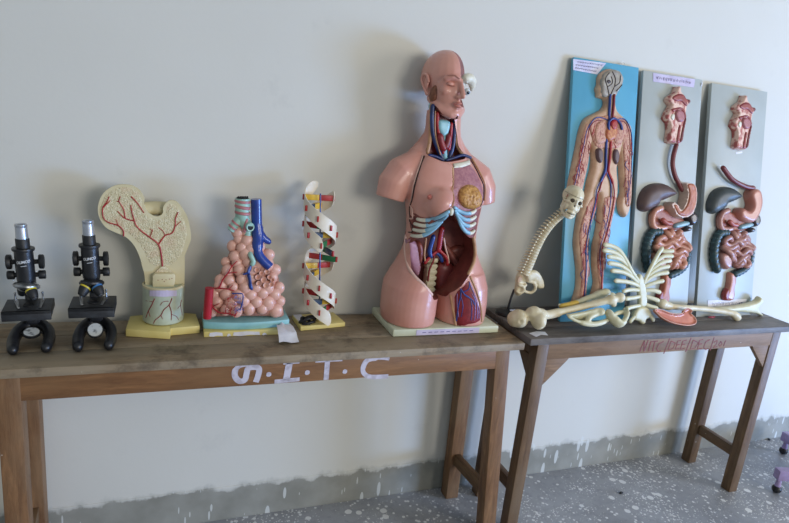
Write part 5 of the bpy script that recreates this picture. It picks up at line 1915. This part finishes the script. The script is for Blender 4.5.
NVERT = 24
for i in range(NVERT):
    p, d = on_path(L[-1] * (i + .5) / NVERT)
    f = 1 - i / NVERT
    r = .0108 + .0066 * f
    h = L[-1] / NVERT
    bk = Vector((-.72, .62, 0))
    bk = (bk - d * bk.dot(d)).normalized()
    sd = d.cross(bk)
    m = MB().lathe([(r * .8, -h * .48), (r, -h * .36), (r * .93, 0), (r, h * .36), (r * .8, h * .48)], 14, p, d)
    m.tube([p + bk * r * .6, p + bk * (r + .006) - d * .002, p + bk * (r + .010 + .003 * f) - d * .005], [.0036, .003, .002], 6)
    for s in (-1, 1):
        m.tube([p + bk * r * .5 + sd * s * r * .5, p + bk * r * .8 + sd * s * (r + .005)], [.003, .0024], 6)
    part('vertebra', m, M_OLDB, sk, world=True, smooth=50)
    if i < NVERT - 1:
        q_, d2 = on_path(L[-1] * (i + 1) / NVERT)
        part('disc', MB().lathe([(r * .9, -h * .16), (r * .93, 0), (r * .9, h * .16)], 12, q_, d2), mat('tan_disc', (190, 168, 128), .5), sk, world=True)
# skull
SC = at_y(573.2, 199.8, 1.565)
sq = Matrix.Rotation(math.radians(-16), 3, 'Z') @ Matrix.Rotation(math.radians(16), 3, 'Y') @ Matrix.Rotation(math.radians(6), 3, 'X')


def sl_(x, y, z):
    return SC + sq @ (Vector((x, y, z)) * 1.14)


s_ = MB()
E_ = lambda c, r: s_.ell(sl_(*c), tuple(1.14 * k for k in r), sq, 18, 12)
E_((0, .014, .010), (.0300, .0390, .0300))
E_((0, -.016, -.004), (.0250, .0150, .0180))
E_((0, -.022, -.020), (.0150, .0120, .0120))
for s in (-1, 1):
    s_.tube([sl_(s * .012, -.028, -.004), sl_(s * .023, -.022, -.007), sl_(s * .027, -.006, -.008), sl_(s * .027, .006, -.004)], [.0036, .0042, .0030, .0026], 8)
    s_.ell(sl_(s * .0165, -.012, -.020), (.010, .014, .016), sq)
    s_.tube([sl_(s * .023, .004, -.012), sl_(s * .0225, .0, -.030), sl_(s * .018, -.012, -.042), sl_(s * .006, -.026, -.048), sl_(0, -.028, -.048)], [.005, .005, .0055, .006, .006], 10)
s_.tube([sl_(0, -.031, .004), sl_(0, -.033, -.006)], [.004, .003], 8)
s_.tube([sl_(-.012, -.027, -.032), sl_(0, -.032, -.032), sl_(.012, -.027, -.032)], .0045, 8)
s_.tube([sl_(-.011, -.026, -.040), sl_(0, -.031, -.041), sl_(.011, -.026, -.040)], .0042, 8)
skme = organic(s_, .0016, 5)
for v in skme.vertices:
    for c, r, d_ in ((sl_(-.012, -.034, .000), .0072, .011), (sl_(.012, -.034, .000), .0072, .011), (sl_(0, -.037, -.014), .0042, .007), (sl_(-.034, -.006, .004), .008, .005), (sl_(.034, -.006, .004), .008, .005)):
        l_ = (v.co - c).length
        if l_ < r * 2.6:
            ax_ = (sq @ Vector((0, 1, 0))) if abs((sq.transposed() @ (c - SC)).x) < .02 else (sq @ Vector((-math.copysign(1, (sq.transposed() @ (c - SC)).x), 0, 0)))
            v.co += ax_ * d_ * math.exp(-(l_ / r) ** 4)
sko = part('skull', skme, M_OLDB, sk, world=True, smooth=180)
for s in (-1, 1):
    part('eye_socket', MB().ell(sl_(s * .0115, -.0262, .000), (.0082, .0040, .0074), sq, 12, 8), M_SOCK, sko, world=True, smooth=80)
part('nose_opening', MB().ell(sl_(0, -.0300, -.013), (.0036, .0026, .0055), sq, 10, 8), M_SOCK, sko, world=True, smooth=80)
part('teeth_line', MB().tube([sl_(-.011, -.0310, -.0362), sl_(0, -.0358, -.0366), sl_(.011, -.0310, -.0362)], .0009, 6), M_SOCK, sko, world=True)
part('skull_seam', MB().tube([sl_(.0312 * math.cos(a), .014 + .0402 * math.sin(a), .0135) for a in [PI + PI * k / 14 for k in range(15)]], .0007, 5), mat('seam_line', (150, 136, 104), .6), sko, world=True)
part('red_mark', MB().ell(sl_(-.0262, -.010, .006), (.0012, .0022, .007), sq, 8, 6), M_DKRED, sko, world=True, smooth=80)

# ================================================================== LOOSE BONES


def organic_thing(name, mb, vox, material, label, cat, group=None, sm=5, floor=U_Z):
    me = organic(mb, vox, sm)
    lo = min(v.co.z for v in me.vertices)
    if floor is not None and lo < floor:
        for v in me.vertices:
            v.co.z += floor - lo + .0002
    return solo(name, me, material, label, cat, group, smooth=180)


# thigh bone
FY = 1.522
fm = MB()
c1, c2 = at_y(519, 318.5, FY + .022), at_y(538.5, 320.5, FY - .008)
fm.ell(c1, (.030, .036, .031), None, 18, 12)
fm.ell(c1 + Vector((-.014, .006, -.004)), (.022, .030, .027), None, 16, 10)
fm.ell(c2, (.024, .032, .031), None, 18, 12)
ctr = at_y(534, 314, FY + .010)
fm.ell(ctr, (.026, .024, .020), None, 16, 10)
fm.tube(spline([at_y(533, 314, FY + .010), at_y(546, 315, FY + .006), at_y(562, 311.5, FY + .006), at_y(585, 306, FY + .008), at_y(603, 301.5, FY - .006), at_y(612, 299.5, FY - .010)], 4), [.028] * 2 + [.023] * 2 + [.0155] * 4 + [.0120] * 6 + [.0130] * 4 + [.0165] * 3, 16)
fm.tube([at_y(611, 299, FY - .010), at_y(613.5, 304, FY - .012)], [.018, .012], 12)
fm.tube([at_y(611, 300, FY - .010), at_y(619, 297.5, FY - .012)], [.014, .013], 14)
fm.ell(at_y(620, 297.5, FY - .012), .0185, None, 18, 12)
# clefts between the knuckles
fme = organic(fm, .0032, 5)
for v in fme.vertices:
    for c, r, dd_ in ((at_y(530.5, 321, FY - .012), .010, Vector((0, .020, .004))), (at_y(521, 322, FY - .01), .006, Vector((0, .006, 0)))):
        l_ = (v.co - c).length
        if l_ < r * 2.5:
            v.co += dd_ * math.exp(-(l_ / r) ** 2)
lo = min(v.co.z for v in fme.vertices)
for v in fme.vertices:
    v.co.z += max(0, U_Z - lo + .0002) * 1.0
solo('thigh_bone', fme, M_OLDB, 'long ivory thigh bone with a round ball end and two knuckles', 'bone', 'loose bones on the braced table', smooth=180)

# slimmer bone lying behind it with a yellow mark
HY = 1.562
hb = MB()
hb.tube(spline([at_y(559.5, 305, HY), at_y(566, 306, HY), at_y(580, 302, HY), at_y(594, 297, HY), at_y(606, 293, HY)], 4), [.006] * 3 + [.012] * 6 + [.014] * 4 + [.018] * 4, 14)
hb.ell(at_y(603, 292.5, HY), (.020, .014, .012), Matrix.Rotation(-.3, 3, 'Y'))
hb.ell(at_y(596, 296, HY), (.022, .012, .013), Matrix.Rotation(-.3, 3, 'Y'))
hb.ell(at_y(612, 296, HY), (.016, .012, .014), None)
hme = organic(hb, .003, 4)
ho = thing('arm_bone', 'slim ivory bone with a yellow patch lying behind the thigh bone', 'bone', at_y(585, 306, HY), 0, 'loose bones on the braced table')
part('bone', hme, M_OLDB2, ho, world=True, smooth=180)
part('yellow_patch', MB().tube([at_y(561.5, 306.3, HY - .004), at_y(568, 305.8, HY - .005), at_y(576, 303.5, HY - .005)], [.0095, .0125, .0122], 14), mat('yellow_paint', (222, 186, 84), .5), ho, world=True, smooth=70)

# hip bone
IY = 1.492


def zi(u, v, d):
    return at_y(540 + u / 7.89, 280 + v / 7.89, d)


ib = MB()
P = [zi(u, v, IY) for u, v in [(225, 288), (280, 272), (350, 258), (410, 240), (465, 222), (500, 232), (505, 262), (470, 275), (440, 288), (428, 305), (418, 332), (380, 346), (300, 328)]]
ib = puff(spline([(p.x, p.z) for p in P], 3, True), .006, .01, .005, lambda u, v, n: Vector((u, IY + .012 - n + .35 * (P[0].z - v), v)), base=.003, back=-.006, mb=ib)
ib.tube(spline([zi(228, 290, IY), zi(290, 324, IY - .008), zi(380, 348, IY - .014), zi(450, 346, IY - .016), zi(515, 324, IY - .012), zi(545, 300, IY - .004)], 4), [.006] * 6 + [.0095] * 10 + [.008] * 5, 12)
ib.tube(spline([zi(375, 322, IY - .008), zi(395, 292, IY - .004), zi(440, 270, IY), zi(490, 250, IY)], 4), .010, 12)
ib.ell(zi(480, 250, IY), (.016, .016, .014))
organic_thing('hip_bone', ib, .003, M_OLDB2, 'curved ivory hip bone with a ring opening under the thigh bone', 'bone', 'loose bones on the braced table')
jb = MB()
IY = 1.474
jb.tube(spline([zi(545, 262, IY + .004), zi(560, 285, IY - .002), zi(612, 338, IY - .012), zi(640, 346, IY - .014), zi(672, 310, IY - .004), zi(688, 260, IY + .012), zi(686, 222, IY + .022)], 4), [.016] * 6 + [.019] * 9 + [.014] * 6 + [.009] * 4, 14, flat=.6)
jb.tube(spline([zi(560, 290, IY), zi(610, 262, IY + .018), zi(660, 252, IY + .026), zi(684, 250, IY + .02)], 4), [.008] * 13, 12)
organic_thing('jaw_bone', jb, .003, M_OLDB2, 'v-shaped greenish ivory bone between the hip bone and the breastbone', 'bone', 'loose bones on the braced table')

# breastbone with ribs, leaning back
RP0 = at_z(641, 325, U_Z) + Vector((0, .012, 0))
RA = math.radians(9)
RV, RN = Vector((0, math.sin(RA), math.cos(RA))), Vector((0, -math.cos(RA), math.sin(RA)))


def zr(u, v, lift=0.0):
    return at_plane(600 + u / 5.81, 240 + v / 5.81, RP0, RN) + RN * lift


rt = thing('rib_cage_front', 'ivory breastbone with fanned-out ribs leaning on the grey board', 'bone', (RP0.x, RP0.y, U_Z), 0, 'loose bones on the braced table')


def rplane(pix, h, w, name):
    P = [zr(*p) for p in pix]
    O = RP0
    pl_ = spline([(p.x, (p - O).dot(RV)) for p in P], 3, True)
    m = puff(pl_, h, w, .004, lambda u, v, n: Vector((u, O.y, O.z)) + RV * v + RN * n, base=.003, back=-.005)
    part(name, m, M_OLDB2, rt, world=True, smooth=60)


rplane([(228, 196), (240, 205), (252, 235), (262, 280), (268, 330), (262, 385), (225, 385), (222, 330), (214, 280), (212, 240), (220, 205)], .006, .008, 'breastbone')
rplane([(225, 388), (262, 388), (288, 410), (292, 440), (262, 462), (258, 482), (240, 488), (220, 470), (195, 462), (190, 435), (205, 405)], .007, .010, 'breastbone_handle')
RIBS = [[(38, 30), (75, 38), (115, 62), (150, 115), (180, 175), (205, 215), (222, 240)], [(34, 62), (80, 72), (118, 95), (150, 130), (170, 160)], [(58, 98), (110, 108), (148, 138), (185, 185)], [(62, 136), (115, 146), (155, 172), (195, 208)], [(80, 180), (130, 186), (175, 208), (215, 245)], [(100, 238), (150, 242), (190, 252), (220, 266)], [(125, 294), (165, 286), (220, 290)], [(138, 338), (180, 334), (225, 328)], [(130, 402), (170, 388), (228, 380)], [(172, 470), (195, 445), (215, 430)],
        [(345, 48), (325, 78), (300, 125), (275, 180), (255, 225), (246, 250)], [(405, 62), (372, 64), (345, 62)], [(402, 92), (360, 92), (322, 118), (298, 150)], [(392, 118), (352, 126), (315, 150), (288, 178)], [(382, 152), (340, 160), (300, 182), (270, 210)], [(376, 188), (330, 194), (290, 212), (256, 244)], [(348, 236), (305, 246), (258, 268)], [(330, 300), (295, 290), (258, 292)], [(322, 348), (290, 336), (258, 326)], [(312, 392), (285, 384), (258, 372)], [(304, 462), (290, 440), (275, 425)]]
for i, pts in enumerate(RIBS):
    k = len(pts)
    if i < 6:
        pts = [(u - 22 * (1 - j / (k - 1)), v - 4 * (1 - j / (k - 1))) for j, (u, v) in enumerate(pts)]
    P = spline([zr(u, v, .004 + .008 * math.sin(PI * .5 * (1 - j / (k - 1))) * (0 if i in (9, 20) else 1)) for j, (u, v) in enumerate(pts)], 4)
    part('rib', MB().tube(P, [.0086 - .0016 * j / len(P) for j in range(len(P))], 10, flat=.7, side=RV), M_OLDB2, rt, world=True, smooth=70)

# half of an opened stomach lying on the table
OP = at_z(676, 327.5, U_Z)
ON = Vector((0, -.82, .57)).normalized()
OV = Vector((0, .57, .82)).normalized()


def zo(u, v):
    p = at_plane(630 + u / 5.636, 280 + v / 5.636, OP, ON)
    return Vector((p.x, (p - OP).dot(OV)))


def o3(u, v, n):
    return Vector((u, OP.y, OP.z)) + OV * v + ON * n


ot = thing('stomach_half', 'orange-pink hollow stomach half lying beside the breastbone', 'anatomical model', (OP.x, OP.y, U_Z))
OUT = [(128, 172), (150, 198), (180, 222), (235, 246), (310, 259), (352, 252), (361, 236), (352, 214), (330, 192), (338, 178), (318, 164), (294, 172), (288, 188), (262, 196), (215, 190), (165, 172)]
pl_ = spline([zo(*p) for p in OUT], 3, True)
m = puff(pl_, .010, .006, .004, o3, base=.004, back=.0, hf=lambda u, v, t, g: g - .007 * max(0, t - .6) / .4)
part('shell', m, mat('orange_pink_shell', (204, 128, 104), .38, (188, 108, 88), 24, coat=.2), ot, world=True, smooth=60)
rim = [o3(p.x, p.y, .010) for p in pl_]
part('rim', MB().tube(rim + [rim[0]], .0022, 8, caps=False), mat('pale_shell_rim', (218, 164, 140), .4), ot, world=True, smooth=70)

# arm bone and flared bone at the far end


def zq(u, v, d):
    return at_y(630 + u / 5.636, 280 + v / 5.636, d)


ub = MB()
UY = 1.562
ub.tube(spline([zq(172, 152, UY), zq(215, 166, UY), zq(300, 174, UY - .004), zq(400, 180, UY - .008), zq(500, 192, UY - .016), zq(565, 204, UY - .024), zq(600, 224, UY - .03)], 4), [.020] * 2 + [.017] * 3 + [.0115] * 13 + [.0125] * 3 + [.015] * 4, 14)
ub.ell(zq(180, 150, UY), (.022, .018, .017))
ub.ell(zq(598, 230, UY - .03), (.020, .015, .014))
organic_thing('forearm_bone', ub, .003, M_OLDB, 'slender ivory bone with a hooked end beside the stomach half', 'bone', 'loose bones on the braced table')
DYY = 1.572
P = [zq(u, v, DYY) for u, v in [(470, 186), (560, 178), (635, 166), (690, 150), (712, 130), (722, 122), (736, 142), (722, 170), (706, 190), (738, 224), (730, 232), (690, 216), (600, 208), (480, 206)]]
db_ = puff(spline([(p.x, p.z) for p in P], 3, True), .012, .012, .005, lambda u, v, n: Vector((u, DYY - n, v)), base=.003, back=-.012)
organic_thing('forked_bone', db_, .003, M_OLDB2, 'tapered bone with a forked end at the far end of the braced table', 'bone', 'loose bones on the braced table')
rp = at_z(711.5, 318, U_Z)
solo('plastic_piece', MB().tube([rp + Vector((-.016, 0, .0045)), rp + Vector((.004, -.003, .005)), rp + Vector((.018, .002, .0045))], [.003, .0044, .003], 8), mat('crimson_plastic', (168, 52, 74), .4), 'tiny crimson scrap beneath the slender bone', 'scrap', smooth=70)
scr = [at_z(*p, U_Z) for p in [(529, 333.5), (536, 331.5), (545, 332), (548, 335.5), (541, 334.8), (536, 337)]]
solo('paper_scrap', MB().prism([p + Vector((0, 0, .0003)) for p in scr], (0, 0, .0006)), M_PAPER, 'torn white paper scrap before the thigh bone knuckles', 'paper', smooth=None)

# ================================================================== SWIVEL CHAIR FOOT (only its base reaches the picture)
M_LILP = mat('lilac_painted_steel', (168, 150, 190), .4, (150, 132, 172), 30)
M_CAST = mat('black_caster', (24, 24, 27), .4)
A1, A2 = at_z(782.5, 454, 0), at_z(775.5, 492.5, 0)
mid = (A1 + A2) / 2
dv = (A1 - A2)
rad = dv.length / (2 * math.sin(math.radians(36)))
perp = Vector((dv.y, -dv.x, 0)).normalized()
hub = mid + perp * rad * math.cos(math.radians(36))
ch = thing('swivel_chair_base', 'lilac-painted five-arm chair base on black casters', 'chair', (hub.x, hub.y, 0))
a0 = math.atan2(A1.y - hub.y, A1.x - hub.x)
part('column', MB().lathe([(.045, .07), (.048, .075), (.048, .12), (.032, .13), (.026, .30), (.016, .305), (.016, .40)], 20, (hub.x, hub.y, 0)), M_LILP, ch, world=True)
for k in range(5):
    a = a0 + k * 2 * PI / 5
    d = Vector((math.cos(a), math.sin(a), 0))
    s = Vector((-d.y, d.x, 0))
    e0, e1 = hub + d * .03, hub + d * (rad + .02)
    w, h0, h1 = .019, .060, .046
    zc0, zc1 = .105, .092
    m = MB().hexa([e0 - s * w + Vector((0, 0, zc0 - h0 / 2)), e1 - s * w + Vector((0, 0, zc1 - h1 / 2)), e1 + s * w + Vector((0, 0, zc1 - h1 / 2)), e0 + s * w + Vector((0, 0, zc0 - h0 / 2))],
                  [e0 - s * w + Vector((0, 0, zc0 + h0 / 2)), e1 - s * w + Vector((0, 0, zc1 + h1 / 2)), e1 + s * w + Vector((0, 0, zc1 + h1 / 2)), e0 + s * w + Vector((0, 0, zc0 + h0 / 2))])
    ar = part('arm', m, M_LILP, ch, world=True, bevel=.003)
    cpos = hub + d * rad
    cs = part('caster', MB().ell(cpos + Vector((0, 0, .0195)), (.0195, .0195, .0195), None, 18, 12), M_CAST, ch, world=True, smooth=80)
    part('caster_stem', MB().lathe([(.013, .034), (.011, .05), (.009, .072)], 14, cpos), M_LILP, cs, world=True)
# grit on the floor
for i, (px, py) in enumerate(((621, 493.5), (757, 439), (769, 440))):
    g = at_z(px, py, 0)
    m = MB().ell(g + Vector((0, 0, .004)), (.011, .006, .0045), Matrix.Rotation(.4 * i, 3, 'Z'), 8, 6)
    solo('grit', m, M_CAST, ['dark crumb on the floor between the braced table legs', 'dark crumb near the bare cement band, closer to the table', 'dark crumb near the bare cement band, closer to the chair'][i], 'debris', 'dark crumbs on the floor', smooth=60)
